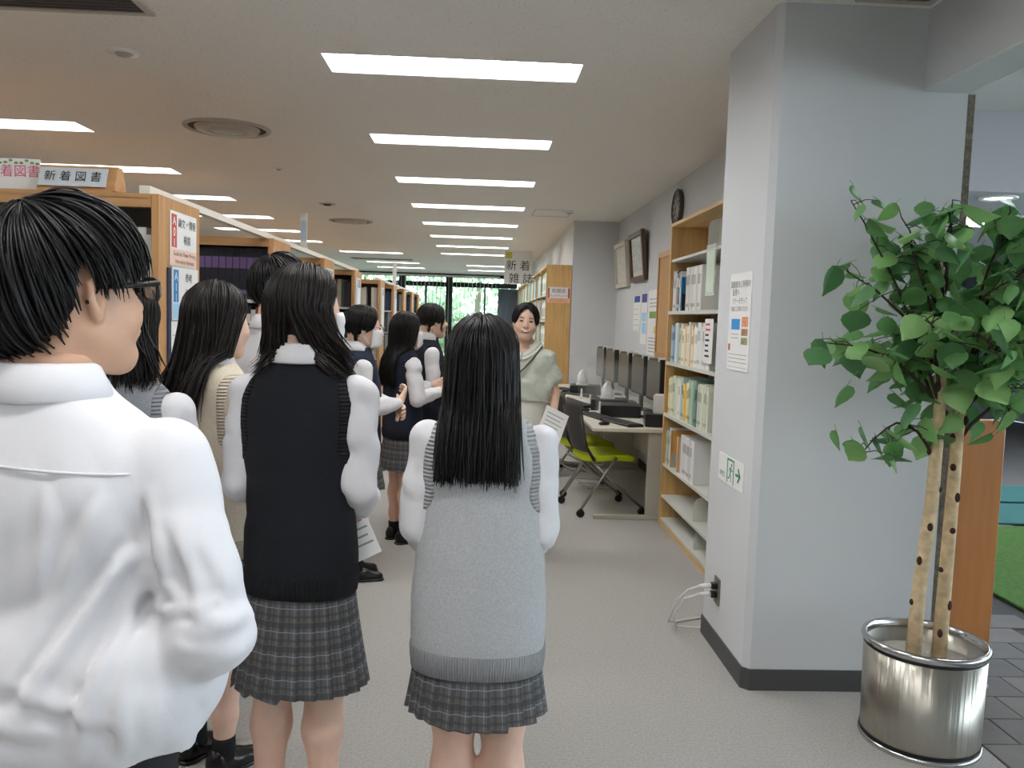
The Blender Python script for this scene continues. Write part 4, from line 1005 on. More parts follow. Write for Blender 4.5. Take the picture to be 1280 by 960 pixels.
# ================================================================== books
_BM = {}
def book_mesh(col, band=None):
    key = (col, band)
    if key in _BM: return _BM[key]
    cm = mat('cover_%02x%02x%02x' % col, col, .55); pm_ = mat('page_block', (232, 226, 210), .8); bm_ = mat('band_%02x%02x%02x' % (band or (0, 0, 0)), band or (0, 0, 0), .6)
    mb = MB(); e = .06
    mb.slot(0).box(-.5, 0, 0, .5, .03, 1).box(-.5, .03, 0, -.5+e, 1, 1).box(.5-e, .03, 0, .5, 1, 1)
    mb.slot(1).box(-.5+e, .03, .02, .5-e, .97, .975)
    if band: mb.slot(2).box(-.46, -.008, .60, .46, 0, .82).box(-.46, -.008, .10, .46, 0, .18)
    _BM[key] = mb.mesh('book', [cm, pm_, bm_]); return _BM[key]
ORD = ['first', 'second', 'third', 'fourth', 'fifth', 'sixth', 'seventh', 'eighth', 'ninth', 'tenth', 'eleventh', 'twelfth', 'thirteenth', 'fourteenth', 'fifteenth', 'sixteenth', 'seventeenth', 'eighteenth', 'nineteenth', 'twentieth', 'twenty-first', 'twenty-second', 'twenty-third', 'twenty-fourth', 'twenty-fifth', 'twenty-sixth', 'twenty-seventh', 'twenty-eighth', 'twenty-ninth', 'thirtieth', 'thirty-first', 'thirty-second', 'thirty-third', 'thirty-fourth']
def put_book(col, band, th, dp, hgt, loc, rz, label, group, lean=0.):
    o = link('book', book_mesh(col, band)); o.scale = (th, dp, hgt); o.location = loc; o.rotation_euler = (0, lean, rz)
    return tag(o, label, 'book', group)
def stuff_books(name, label, items):
    """many books too small or hidden to pick apart: one object"""
    mats_ = []; mb = MB()
    for col, th, dp, hgt, (x, y, z), rz in items:
        cm = mat('cover_%02x%02x%02x' % col, col, .55)
        if cm not in mats_: mats_.append(cm)
        M = Matrix.Translation((x, y, z)) @ Matrix.Rotation(rz, 4, 'Z')
        mb.slot(mats_.index(cm)).box(-th/2, 0, 0, th/2, dp, hgt, M)
    if mb.v: tag(mb.build(name, mats_), label, 'books', None, 'stuff')

# ================================================================== left bookshelf rows
RX = -1.22; RH = 1.95; RD = .45; RLEN = 2.8
ROWY = [3.22, 4.95, 6.55, 8.12, 10.2, 11.75, 13.3, 14.9, 16.4]
LEV = [.09, .39, .69, .99, 1.29, 1.59]
rword = ORD
endp = MB().cbox(-.032, 0, 0, 0, RD, RH, .003).mesh('end_panel', M_OAK)
rail = MB().box(-RLEN, 0, 0, -.032, .022, .035).mesh('top_rail', M_OAKX)
topb = MB().box(-RLEN, .0, 0, -.032, RD, .02).mesh('top_board', M_OAKX)
backb = MB().box(-RLEN, RD/2-.006, .05, -.032, RD/2+.006, RH-.03).mesh('back_panel', M_DARKBACK)
shelfm = MB().box(-RLEN, .012, -.02, -.032, RD/2-.008, 0).mesh('shelf', M_STEEL_W)
shelfb = MB().box(-RLEN, RD/2+.008, -.02, -.032, RD-.012, 0).mesh('shelf', M_STEEL_W)
postm = MB().box(-.015, .004, .0, .015, .03, RH-.03).mesh('post', M_OAK)
plinth = MB().box(-RLEN, .015, 0, -.032, RD-.015, .07).mesh('plinth', M_OAKX)
rb = random.Random(17)
for i, y0 in enumerate(ROWY):
    rw = thing('bookshelf', 'oak double sided bookshelf, %s from the front of the left hand rows' % rword[i], 'bookshelf', (RX, y0, 0), 0, 'left bookshelf rows')
    link('end_panel', endp, rw); link('top_rail', rail, rw, (0, 0, RH-.05)); link('top_rail', rail, rw, (0, RD-.022, RH-.05)); link('top_board', topb, rw, (0, 0, RH-.02)); link('back_panel', backb, rw); link('plinth', plinth, rw)
    for z in LEV: link('shelf', shelfm, rw, (0, 0, z)); link('shelf', shelfb, rw, (0, 0, z))
    for x in (-.95, -1.87, -2.785): link('post', postm, rw, (x, 0, 0))
    st = []
    for t, z in enumerate(LEV):
        for side in (0, 1):
            x = RX-.04; n = 0
            xe = RX-(1.85 if i < 3 else .93)
            top = t == 5
            while True:
                if i == 0 and top:
                    col = rb.choice([(40, 40, 44), (216, 214, 208), (60, 58, 60), (120, 118, 116)]); th, hg, band = rb.uniform(.02, .035), rb.uniform(.2, .25), None
                elif i == 1 and t == 5 and side == 0:
                    col, band, th, hg = (34, 34, 44), (112, 88, 132), .0405, .30
                elif i == 1 and t == 4 and side == 0:
                    col, band, th, hg = rb.choice([(60, 60, 62), (200, 196, 188), (150, 60, 62), (44, 60, 70)]), (210, 205, 190), rb.uniform(.025, .04), rb.uniform(.24, .27)
                elif i == 2: col, band, th, hg = rb.choice([(48, 46, 50), (70, 60, 58), (40, 44, 60), (90, 70, 60)]), None, rb.uniform(.028, .04), rb.uniform(.25, .28)
                elif i == 4: col, band, th, hg = rb.choice([(196, 190, 182), (206, 200, 190), (180, 172, 164)]), None, rb.uniform(.03, .042), rb.uniform(.25, .27)
                elif i > 4: col, band, th, hg = rb.choice([(44, 66, 96), (40, 52, 64), (70, 84, 96), (170, 166, 158)]), None, rb.uniform(.03, .042), rb.uniform(.25, .28)
                else: col, band, th, hg = rb.choice([(60, 50, 46), (86, 66, 52), (52, 70, 60), (170, 160, 140), (40, 40, 50)]), None, rb.uniform(.025, .04), rb.uniform(.23, .28)
                if x-th < xe: break
                vis = side == 0 and ((i in (0, 1) and t >= 4 and n < (14 if t == 5 else 9)) or (i in (2, 3) and t == 5 and n < 5) or (i == 4 and t == 5 and n < 6) or (i in (5, 6) and t == 5 and n < 3))
                yy = y0+.02 if side == 0 else y0+RD-.02
                if vis:
                    put_book(col, band, th*.97, .17, hg, (x-th/2, yy+.01, z), 0, '%s book from the aisle, %s shelf of the %s left row' % (ORD[n], 'top' if t == 5 else 'second highest', rword[i]), 'books on the left rows')
                else: st.append((col, th*.95, .17, hg, (x-th/2, yy+.01 if side == 0 else yy-.01, z), 0 if side == 0 else PI))
                x -= th; n += 1
                if rb.random() < .02 and i != 1: x -= .06
    stuff_books('book_rows', 'remaining shelved books of the %s left bookshelf row' % rword[i], st)
# white tie bars along the top of the rows
for k, (a, b) in enumerate(((3.22, 8.6), (10.2, 16.9))):
    o = MB().box(RX-.075, a, RH, RX-.035, b, RH+.03).build('tie_bar', mat('tie_bar_white', (226, 220, 208), .5)); tag(o, ['long cream tie bar across the tops of the nearer left shelves', 'cream tie bar across the tops of the farther left shelves'][k], 'bar')
# signs on end panels (facing +X): local right = +Y, up = Z
def wall_sign(name, label, x, y0, y1, z0, z1, m, th=.004):
    """thin sheet on a face that looks towards -X/+X at x"""
    o = MB().box(x, y0, z0, x+th, y1, z1).build(name, m); tag(o, label, 'sign'); return o
def px_plus(x, y, z): return face_mat((x, y, z), (0, 1, 0), (0, 0, 1))        # faces +X
def px_minus(x, y, z): return face_mat((x, y, z), (0, -1, 0), (0, 0, 1))      # faces -X
def px_front(x, y, z): return face_mat((x, y, z), (1, 0, 0), (0, 0, 1))       # faces -Y
M_RED = mat('sign_red', (196, 92, 78), .7); M_BLUE = mat('sign_blue', (58, 140, 200), .7); M_PINK = mat('sign_pink', (240, 206, 190), .7); M_LBLUE = mat('sign_pale_blue', (164, 208, 236), .7); M_WTXT = mat('white_print', (245, 245, 245), .7)
def shelf_sign(label, y0, y1, z0, z1, strip, pale, code, lines, eng):
    x = RX+.0015; s_ = wall_sign('shelf_sign', label, x, y0, y1, z0, z1, M_PAPER, .003); x += .0035; hh = z1-z0; ww = y1-y0
    MB().box(x, y0+.01, z0+hh*.34, x+.0006, y0+ww*.22, z1-.012).build('code_strip', strip, s_)
    MB().box(x, y0+.004, z0+.004, x+.0006, y1-.004, z0+hh*.32).build('caption_strip', pale, s_)
    for q, ch in enumerate(code): text(ch, hh*.22, M_WTXT, s_, px_plus(x+.001, y0+ww*.125, z1-.03-hh*.2*q-.01), 'code_letter', sx=1.15)
    for q, ln in enumerate(lines): text(ln, hh*.19, M_INK, s_, px_plus(x+.001, y0+ww*.61, z1-hh*(.2+.3*q)), 'kanji_line')
    for q, ln in enumerate(eng): text(ln, hh*.115, M_INK, s_, px_plus(x+.001, y0+ww*.52, z0+hh*(.23-.14*q)), 'caption_line')
shelf_sign('red coded sign on the end panel of the nearest left bookshelf', 3.32, 3.615, 1.69, 1.905, M_RED, M_PINK, 'A01', ['論文・情報', '検索'], ['Guide for Thesis Writing', 'Information Retrieval'])
shelf_sign('blue coded sign under the red one on the nearest end panel', 3.34, 3.635, 1.475, 1.688, M_BLUE, M_LBLUE, 'A11', ['参考', '和書'], ['Reference Books', 'Japanese'])
fo = thing('document_holder', 'navy framed document holder with white sheet below the blue sign', 'holder', (RX+.001, 3.29, .98))
MB().box(0, 0, 0, .006, .03, .70).build('navy_edge', mat('navy_plastic', (40, 52, 84), .5), fo)
MB().box(0, .03, 0, .003, .34, .49).build('white_sheet', M_PAPER, fo)
for q in range(8): MB().box(.003, .05, .05+.055*q, .0035, .32, .052+.055*q).build('ruled_line', mat('grey_print', (150, 152, 156), .8), fo)
for i, (z0, z1, lab, st) in enumerate([(1.70, 1.88, 'white and blue sign on the end panel of the second left shelf', M_BLUE), (1.70, 1.88, 'white and blue sign on the end panel of the third left shelf', M_BLUE), (1.55, 1.88, 'tall pale sign on the end panel of the fourth left shelf', M_LBLUE), (1.3, 1.86, 'tall pale sign on the end panel of the fifth left shelf', M_LBLUE), (1.5, 1.86, 'pale sign on the end panel of the sixth left shelf', M_LBLUE)]):
    y = ROWY[i+1]+.08; s_ = wall_sign('shelf_sign', lab, RX+.001, y, y+.29, z0, z1, M_PAPER, .003)
    MB().box(RX+.004, y+.01, z0+.03, RX+.0048, y+.07, z1-.01).build('code_strip', st, s_)
    text('B%d1' % (i+1), .06, M_WTXT, s_, px_plus(RX+.0052, y+.04, z1-.05), 'code_letter'); text('図書', .09, M_INK, s_, px_plus(RX+.005, y+.18, z1-.06), 'kanji_line')
ns = wall_sign('shelf_notice', 'small black framed notice low on the fourth left end panel', RX+.001, 8.2, 8.42, 1.28, 1.45, M_INK, .003)
MB().box(RX+.004, 8.215, 1.295, RX+.0046, 8.405, 1.435).build('white_field', M_PAPER, ns); text('禁帯出', .05, M_INK, ns, px_plus(RX+.005, 8.31, 1.365), 'kanji_line')
fl_ = thing('flag_sign', 'thin white sign standing up edge-on from the tie bar', 'sign', (RX-.05, 6.04, RH+.03))
MB().box(-.012, -.06, 0, .012, .06, .012).build('clip', M_WHITE, fl_); MB().box(-.02, -.045, .0, .028, -.04, .245).build('flag', M_PAPER, fl_); MB().box(-.014, -.0458, .05, .022, -.045, .19).build('printed_field', mat('pale_print', (206, 216, 236), .8), fl_)
fl2 = thing('flag_sign', 'small white sign on a stick above the far left shelves', 'sign', (RX-.05, 12.3, RH+.03))
MB().box(-.01, -.01, -.0, .01, .01, .1).build('stick', M_WHITE, fl2); MB().box(-.03, -.012, -.0, .03, -.01, .32).build('flag', M_PAPER, fl2)
# new-arrivals signs on top of the first row
ss = thing('topic_sign', 'wooden wedge sign with grey plate lettered in dark kanji atop the first row', 'sign', (-1.555, 3.27, RH+.012))
MB().box(-.14, 0, -.012, .14, .1, 0).build('foot', M_OAKX, ss)
MB().prism([(0, 0), (.12, 0), (.08, .095), (.033, .095)], -.145, .145, 'x').build('wooden_stand', M_OAKX, ss)
Mx = Matrix.Translation((0, .0165-.004, .047)) @ Matrix.Rotation(R(71), 4, 'X')
MB().box(-.14, -.038, 0, .115, .038, .004, Mx).build('plate', mat('sign_plate', (204, 210, 214), .35), ss)
text('新 着 図 書', .045, M_INK, ss, Mx @ Matrix.Translation((-.012, 0, .0052)), 'kanji_line')
so = MB().box(-.1, 0, 0, .1, .004, .125).build('paper_sign', M_PAPER, None, loc=(-1.80, 3.3, RH)); tag(so, 'white paper sign with pink kanji and green vine border at the left edge', 'sign')
text('新着図書', .05, mat('pink_print', (222, 96, 130), .7), so, px_front(.0, -.001, .075), 'kanji_line')
for q in range(10): MB().ell((-.09+.02*q, -.001, .112+.006*math.sin(q*2)), (.008, .0015, .005), 8, 4).build('vine_leaf', mat('vine_green', (120, 160, 90), .7), so)

# ================================================================== right bookcase (beside the near pillar)
BX0, BX1, BY0, BY1, BT = 1.40, 1.735, 3.99, 6.17, 2.235
RLV = [.06, .235, .475, .855, 1.24, 1.612, 1.995]
bc = thing('bookcase', 'tall pale oak bookcase with cream steel shelves beside the near pillar', 'bookcase', (BX0, BY0, 0))
DW, DL = BX1-BX0, BY1-BY0
MB().box(0, DL-.03, 0, DW, DL, BT).build('side_panel', M_OAKL, bc); MB().box(0, 0, 0, DW, .03, BT).build('side_panel', M_OAKL, bc)
MB().box(-.004, 0, BT, DW, DL+.004, BT+.022).build('top_board', M_OAKLY, bc); MB().box(DW-.012, .03, .06, DW, DL-.03, BT).build('back_panel', M_STEEL_W, bc); MB().box(.01, .03, 0, DW-.01, DL-.03, .041).build('plinth', M_OAKLY, bc)
for z in RLV[:]: MB().box(.008, .03, z-.018, DW-.012, DL-.03, z).build('shelf', M_STEEL_W, bc)
MB().box(0, .72, .06, DW-.02, .74, BT).build('divider', M_OAKL, bc)
def support(y, z, h_, lab=None):
    mb = MB(); p = [(.03, 0), (DW-.03, 0), (DW-.03, h_), (.08, h_), (.05, h_-.012), (.036, h_-.03), (.03, h_-.06)]
    mb.prism([(u, v) for u, v in p], y-BY0, y-BY0+.004, 'y'); o = mb.build('book_support', M_STEEL_W, bc); o.location.z = z; return o
for y, z, h_ in [(5.25, RLV[0], .14), (4.6, RLV[0], .14), (5.3, RLV[1], .16), (4.5, RLV[1], .16), (5.25, RLV[6], .2), (5.0, RLV[6], .2), (4.85, RLV[4], .2)]: support(y, z, h_)
for z in RLV[3:6]:
    MB().box(-.002, .03, z-.02, .008, DL-.03, z+.004).build('shelf_lip', M_STEEL_W, bc)
rb = random.Random(23)
tiername = {5: 'second shelf', 4: 'third shelf', 3: 'fourth shelf', 2: 'fifth shelf'}
tiers = {
 5: [((226, 226, 224), 4), ((40, 40, 44), 1), ((228, 228, 230), 1), ((38, 40, 48), 1), ((228, 228, 226), 1), ((30, 30, 36), 1), ((226, 226, 228), 2), 'face_blue', ((214, 214, 208), 2, .045), ((222, 222, 216), 8, .04)],
 4: [((160, 188, 206), 2), ((222, 226, 228), 1), ((126, 160, 186), 1), ((214, 220, 224), 2), ((190, 206, 196), 2), ((200, 196, 190), 2), ((236, 226, 196), 3), ((240, 204, 150), 1), ((236, 232, 218), 3), ((240, 212, 168), 2), ((236, 236, 232), 12)],
 3: [((232, 224, 176), 2), ((226, 232, 214), 2), ((240, 224, 150), 1), ((196, 218, 206), 2), ((238, 232, 214), 3), ((176, 206, 216), 2), ((238, 200, 110), 2), ((236, 214, 150), 2), ((190, 206, 180), 3), ((150, 178, 160), 2), ((120, 150, 140), 2), ((214, 218, 200), 8)],
 2: [((226, 222, 186), 2), ((52, 104, 160), 1), ((96, 150, 190), 1), ((206, 226, 226), 1), ((120, 176, 110), 1), ((222, 228, 226), 1), 'face_orange', 'face_flame', ((228, 228, 228), 2, .07), ((226, 226, 226), 4, .06)],
}
colname = lambda c: ('dark' if sum(c) < 180 else 'orange' if c[0] > 225 and c[2] < 120 else 'yellow' if c[0] > 225 and c[2] < 180 else 'blue' if c[2] > c[0]+25 else 'green' if c[1] > c[0]+12 else 'cream' if c[0] > c[2]+20 else 'white' if min(c) > 218 else 'pale grey')
M_TXT = M_INK
for t, seq in tiers.items():
    y = BY1-.05; n = 0; z = RLV[t]
    for it in seq:
        if isinstance(it, str):
            w_, h_ = {'face_blue': (.17, .245), 'face_orange': (.20, .27), 'face_flame': (.10, .25)}[it]; lab = {'face_blue': 'blue and black book shown cover forward on the second shelf', 'face_orange': 'orange brown book shown cover forward on the fifth shelf', 'face_flame': 'narrow orange flame cover book next to white file boxes'}[it]
            col = {'face_blue': (38, 128, 176), 'face_orange': (206, 156, 86), 'face_flame': (230, 190, 150)}[it]
            bk = mat('cover_%s' % it, col, .5); y -= .03
            o = link('displayed_book', MB().slot(0).box(0, 0, 0, w_, .004, h_).box(0, .026, 0, w_, .03, h_).box(-.003, 0, 0, .003, .03, h_).slot(1).box(.003, .004, .003, w_-.004, .026, h_-.004).mesh('displayed_book', [bk, mat('page_block', (232, 226, 210), .8)]), None, (BX0+.025, y, z))
            tag(o, lab, 'book', 'books shown cover out')
            if it == 'face_blue':
                MB().box(0, -.0008, 0, w_, 0, h_*.52).build('black_half', M_INK, o); MB().ell((.06, -.001, h_*.26), (.035, .0012, .035), 20, 8).build('white_roundel', M_PAPER, o)
                MB().box(.03, -.0008, h_*.62, w_-.03, 0, h_*.63).box(.03, -.0008, h_*.9, w_-.03, 0, h_*.91).build('cover_lines', M_WTXT, o)
            if it == 'face_orange':
                MB().box(0, -.0008, 0, w_, 0, h_*.4).build('grey_band', mat('cover_grey', (170, 168, 150), .6), o); MB().ell((w_*.55, -.001, h_*.24), (.05, .0012, .03), 14, 6).build('fruit_motif', mat('motif', (226, 148, 60), .6), o); MB().ell((w_*.35, -.0012, h_*.22), (.03, .0012, .008), 12, 6).build('leaf_motif', mat('motif_green', (110, 150, 70), .6), o)
            if it == 'face_flame': MB().ell((w_*.5, -.0008, h_*.35), (.03, .0012, .08), 12, 8).build('flame_motif', mat('flame', (222, 110, 50), .6), o)
            y -= .17 if it == 'face_orange' else .12 if it == 'face_blue' else .06
            continue
        col, cnt = it[0], it[1]
        for q in range(cnt):
            th = (it[2] if len(it) > 2 else rb.uniform(.016, .026)*(1.6 if t in (3, 4) else 1)); hg = {5: rb.uniform(.27, .30), 4: rb.uniform(.25, .30), 3: rb.uniform(.25, .30), 2: rb.uniform(.24, .29)}[t]
            if len(it) > 2: hg = .30 if t != 2 else .28
            if y-th < BY0+.06: break
            if abs(y-th/2-(BY0+.73)) < .03+th/2: y = BY0+.73-.012
            dv = rb.choice((-9, 0, 7)); v_ = tuple(max(0, min(250, c_+dv)) for c_ in col)
            dk = sum(col) < 250
            put_book(v_, (226, 224, 214) if dk else (tuple(max(0, c_-46) for c_ in v_) if rb.random() < .6 else None), th*.96, .21, hg, (BX0+.02+rb.random()*.008, y-th/2, z), R(-90), '%s book, %s from far end, %s of pillar bookcase' % (colname(col), ORD[n], tiername[t]), 'books in the pillar bookcase', 0)
            y -= th; n += 1
lf = thing('leaflet_holder', 'clear leaflet holder with a pale green sheet hanging from the top shelf', 'holder', (BX0-.012, 5.02, 1.70))
MB().box(0, -.1, 0, .003, .1, .31).build('clear_sleeve', mat('clear_plastic', (236, 244, 240), .15, alpha=.35), lf); MB().box(-.001, -.085, .02, 0, .085, .27).build('green_sheet', mat('pale_green_sheet', (206, 222, 204), .6), lf)
nt_ = MB().box(0, -.09, 0, .002, .09, .27).build('shelf_notice', M_PAPER, None, loc=(BX0-.014, 4.98, 1.29)); tag(nt_, 'white printed notice hanging over the third bookcase shelf near the pillar', 'notice')
for q, wd in enumerate((.05, .06, .03, .05, .03, .04, .055)): MB().box(-.0008, .03-wd, .23-.032*q, 0, .07, .242-.032*q).build('print_line', MATS['sign_red'] if q < 2 else M_INK, nt_)
# ---- far magazine shelf against the far pillar wall
mx_ = thing('magazine_shelf', 'tall oak magazine shelf with plain end panel by the far pillar', 'bookcase', (.835, 10.66, 0))
SL = 8.0
MB().cbox(0, 0, 0, .325, .035, 2.235, .003).build('end_panel', M_OAKL, mx_); MB().box(0, .035, 2.20, .32, SL, 2.235).build('top_board', M_OAKLY, mx_); MB().box(.31, .035, .0, .325, SL, 2.2).build('back_panel', M_STEEL_W, mx_); MB().box(0, SL, 0, .325, SL+.035, 2.235).build('end_panel', M_OAKL, mx_)
ml = [.08, .45, .82, 1.18, 1.52, 1.86]
for z in ml: MB().box(.005, .035, z-.02, .31, SL, z).build('shelf', M_STEEL_W, mx_)
for k in range(1, 9): MB().box(0, .035+k*.89-.01, .06, .31, .035+k*.89+.01, 2.2).build('divider', M_OAKL, mx_)
st = []
for t, z in enumerate(ml):
    y = 10.72; n = 0
    pal = {5: [(190, 214, 200), (150, 196, 180), (206, 222, 212), (70, 140, 110), (226, 230, 226)], 4: [(210, 222, 216), (50, 70, 110), (180, 210, 200), (228, 230, 228), (90, 150, 120)], 3: [(200, 216, 206), (150, 180, 170), (224, 226, 222), (60, 90, 100)]}.get(t, [(200, 205, 200), (150, 160, 160)])
    while y < 18.4:
        th = rb.uniform(.04, .075); hg = rb.uniform(.24, .29); col = rb.choice(pal)
        if n < 2 and t >= 4: col = (44, 66, 104) if n == 0 else (60, 130, 92)
        if abs(((y+th/2-10.695) % .89)) > .05 and abs(((y+th/2-10.695) % .89)) < .84:
            if t >= 3 and n < 16:
                put_book(col, (240, 240, 236), th*.96, .24, hg, (.85, y+th/2, z), R(-90), '%s binder from the near end on the %s shelf of the magazine case' % (ORD[n], ['', '', '', 'third', 'second', 'top'][t]), 'binders in the magazine shelf')
            else: st.append((col, th*.95, .24, hg, (.85, y+th/2, z), R(-90)))
            n += 1
        y += th
stuff_books('binder_rows', 'remaining pale binders deep in the far magazine shelf', st)
s2 = MB().box(-.145, 0, -.1, .145, .003, .1).build('shelf_end_sign', M_PAPER, None, loc=(1.0, 10.656, 1.85)); tag(s2, 'white sign with red bars and orange foot on the magazine shelf end', 'sign')
MB().box(-.143, -.0008, -.1, .143, 0, -.04).build('orange_foot', mat('orange_pale', (240, 190, 150), .7), s2)
for s in (-1, 1): MB().box(s*.13-.011, -.0008, -.04, s*.13+.011, 0, .09).build('red_bar', M_RED, s2)
text('和雑誌', .06, mat('brown_print', (120, 80, 50), .7), s2, px_front(0, -.0012, .05), 'kanji_line'); text('バックナンバー', .035, M_INK, s2, px_front(0, -.0012, -.012), 'kana_line')
text('BACK NUMBERS OF', .025, M_RED, s2, px_front(0, -.0014, -.058), 'caption_line'); text('JAPANESE JOURNALS', .025, M_RED, s2, px_front(0, -.0014, -.083), 'caption_line')
hs_ = thing('hanging_sign', 'white board with bold kanji above the far magazine shelf', 'sign', (.58, 13.2, 2.08))
MB().box(-.22, 0, 0, .22, .012, .52).build('board', M_PAPER, hs_); text('新 着', .17, M_INK, hs_, px_front(.0, -.001, .28), 'kanji_line'); text('雑 誌', .17, M_INK, hs_, px_front(.05, -.001, .08), 'kanji_line'); MB().box(-.2, -.001, .4, -.1, 0, .5).build('yellow_mark', mat('yellow_mark', (214, 200, 90), .7), hs_)
MB().box(.2, 0, -.0, .24, .012, .0).build('arm', M_WHITE, hs_) if False else MB().box(.22, .002, .05, .58, .010, .09).build('bracket', M_WHITE, hs_)

# ================================================================== wall things on the right
WX = 1.744
def frame_on_wall(label, y0, y1, z0, z1, m, art, tilt):
    f = thing('picture_frame', label, 'picture', (WX, (y0+y1)/2, z0)); w_, h_ = y1-y0, z1-z0; f.rotation_euler = (0, R(-tilt), 0); b_ = .055
    for a in ((-w_/2, 0, w_/2, b_), (-w_/2, h_-b_, w_/2, h_), (-w_/2, b_, -w_/2+b_, h_-b_), (w_/2-b_, b_, w_/2, h_-b_)): MB().box(-.045, a[0], a[1], -.002, a[2], a[3]).build('frame_bar', m, f)
    MB().box(-.02, -w_/2+b_, b_, -.006, w_/2-b_, h_-b_).build('mount', mat('mount_card', (214, 212, 200), .6), f)
    MB().box(-.022, -w_/2+b_*2, b_*2, -.02, w_/2-b_*2, h_-b_*2).build('picture', art, f)
def artm(name, a, b_):
    m = mat(name, a, .4); nt = m.node_tree; n = nt.nodes.new('ShaderNodeTexNoise'); n.inputs['Scale'].default_value = 9; n.inputs['Detail'].default_value = 6
    r_ = nt.nodes.new('ShaderNodeValToRGB'); r_.color_ramp.elements[0].position = .4; r_.color_ramp.elements[1].position = .62; r_.color_ramp.elements[0].color = lin(a)+(1,); r_.color_ramp.elements[1].color = lin(b_)+(1,)
    nt.links.new(n.outputs['Fac'], r_.inputs[0]); nt.links.new(r_.outputs[0], nt.nodes['Principled BSDF'].inputs['Base Color']); return m
frame_on_wall('pale framed picture on the right wall nearer the far corner', 9.68, 10.48, 1.95, 2.49, mat('pale_frame', (206, 200, 184), .5), artm('art_pale', (196, 200, 186), (220, 220, 208)), 5)
frame_on_wall('dark brown framed picture on the right wall above the notices', 8.66, 9.42, 1.98, 2.51, wood('walnut', (92, 70, 56), 1), artm('art_grey', (170, 176, 172), (206, 208, 200)), 6)
ck = thing('wall_clock', 'round grey wall clock with dark frame above the bookcase end', 'clock', (WX, 7.4, 2.55)); ck.rotation_euler = (0, R(-90), 0)
MB().lathe([(.165, 0), (.168, .03), (.155, .04), (.145, .028)], 36).build('rim', mat('clock_rim', (70, 64, 58), .4, metal=.4), ck, True); MB().lathe([(.15, .026), (.001, .026)], 36).build('dial', mat('clock_dial', (150, 142, 132), .5), ck)
MB().lathe([(.05, .028), (.001, .028)], 24).build('inner_dial', mat('clock_inner', (196, 188, 176), .5), ck)
for k in range(12):
    a = 2*PI*k/12; MB().box(-.012, .10, .028, .012, .135, .03, Matrix.Rotation(a, 4, 'Z')).build('hour_mark', mat('clock_mark', (54, 48, 44), .5), ck)
MB().box(-.006, -.01, .032, .006, .075, .034, Matrix.Rotation(R(60), 4, 'Z')).build('hour_hand', M_INK, ck); MB().box(-.004, -.01, .035, .004, .11, .037, Matrix.Rotation(R(-150), 4, 'Z')).build('minute_hand', M_INK, ck)
def notice(label, y0, y1, z0, z1, fields, x=WX):
    o = MB().box(-.003, -(y1-y0)/2, 0, -.0005, (y1-y0)/2, z1-z0).build('wall_notice', M_PAPER, None, loc=(x, (y0+y1)/2, z0)); tag(o, label, 'notice'); w_, h_ = y1-y0, z1-z0
    for nm, a, b_, c_, d_, m in fields:      # a..c from the left (far end = +y), b..d from the bottom, in fractions
        MB().box(-.0038, w_*(.5-c_), h_*b_, -.003, w_*(.5-a), h_*d_).build(nm, m, o)
    return o
M_NAVY = mat('navy_print', (66, 84, 150), .7); M_LINE = mat('grey_print', (150, 152, 156), .8); M_GRN = mat('green_print', (122, 164, 92), .7); M_YEL = mat('yellow_print', (228, 214, 110), .7)
lines = lambda ys, a=.12, c=.85: [('print_line', a, y, c-(.12 if q % 2 else 0), y+.012, M_LINE) for q, y in enumerate(ys)]
notice('white notice with navy heading, leftmost of the three on the right wall', 9.0, 9.4, 1.44, 1.83, [('heading', .1, .80, .9, .98, M_NAVY)]+lines((.15, .3, .45, .6)))
notice('narrow notice with navy heading and pale blue fields between two others', 8.62, 8.95, 1.30, 1.84, [('heading', .08, .82, .92, .99, M_NAVY), ('blue_field', .15, .45, .85, .62, M_LBLUE), ('blue_field', .2, .2, .85, .42, M_LBLUE)])
notice('large white notice with green band and yellow square beside the wood frame', 7.94, 8.58, 1.18, 1.86, [('green_band', .12, .58, .92, .68, M_GRN), ('yellow_square', .5, .36, .8, .46, M_YEL)]+lines((.08, .13, .18, .23, .28, .75, .8, .86)))
wb = thing('wooden_board_frame', 'narrow oak framed board on the wall just behind the bookcase', 'board', (WX, 7.6, 1.22))
MB().box(-.05, -.30, 0, -.002, .30, .95).build('board', mat('cork_board', (190, 150, 104), .8, var=(50, .1)), wb)
for a in ((-.32, -.02, .32, .03), (-.32, .92, .32, .97), (-.32, .03, -.28, .92), (.28, .03, .32, .92)): MB().box(-.06, a[0], a[1], -.001, a[2], a[3]).build('frame_bar', M_OAK, wb)
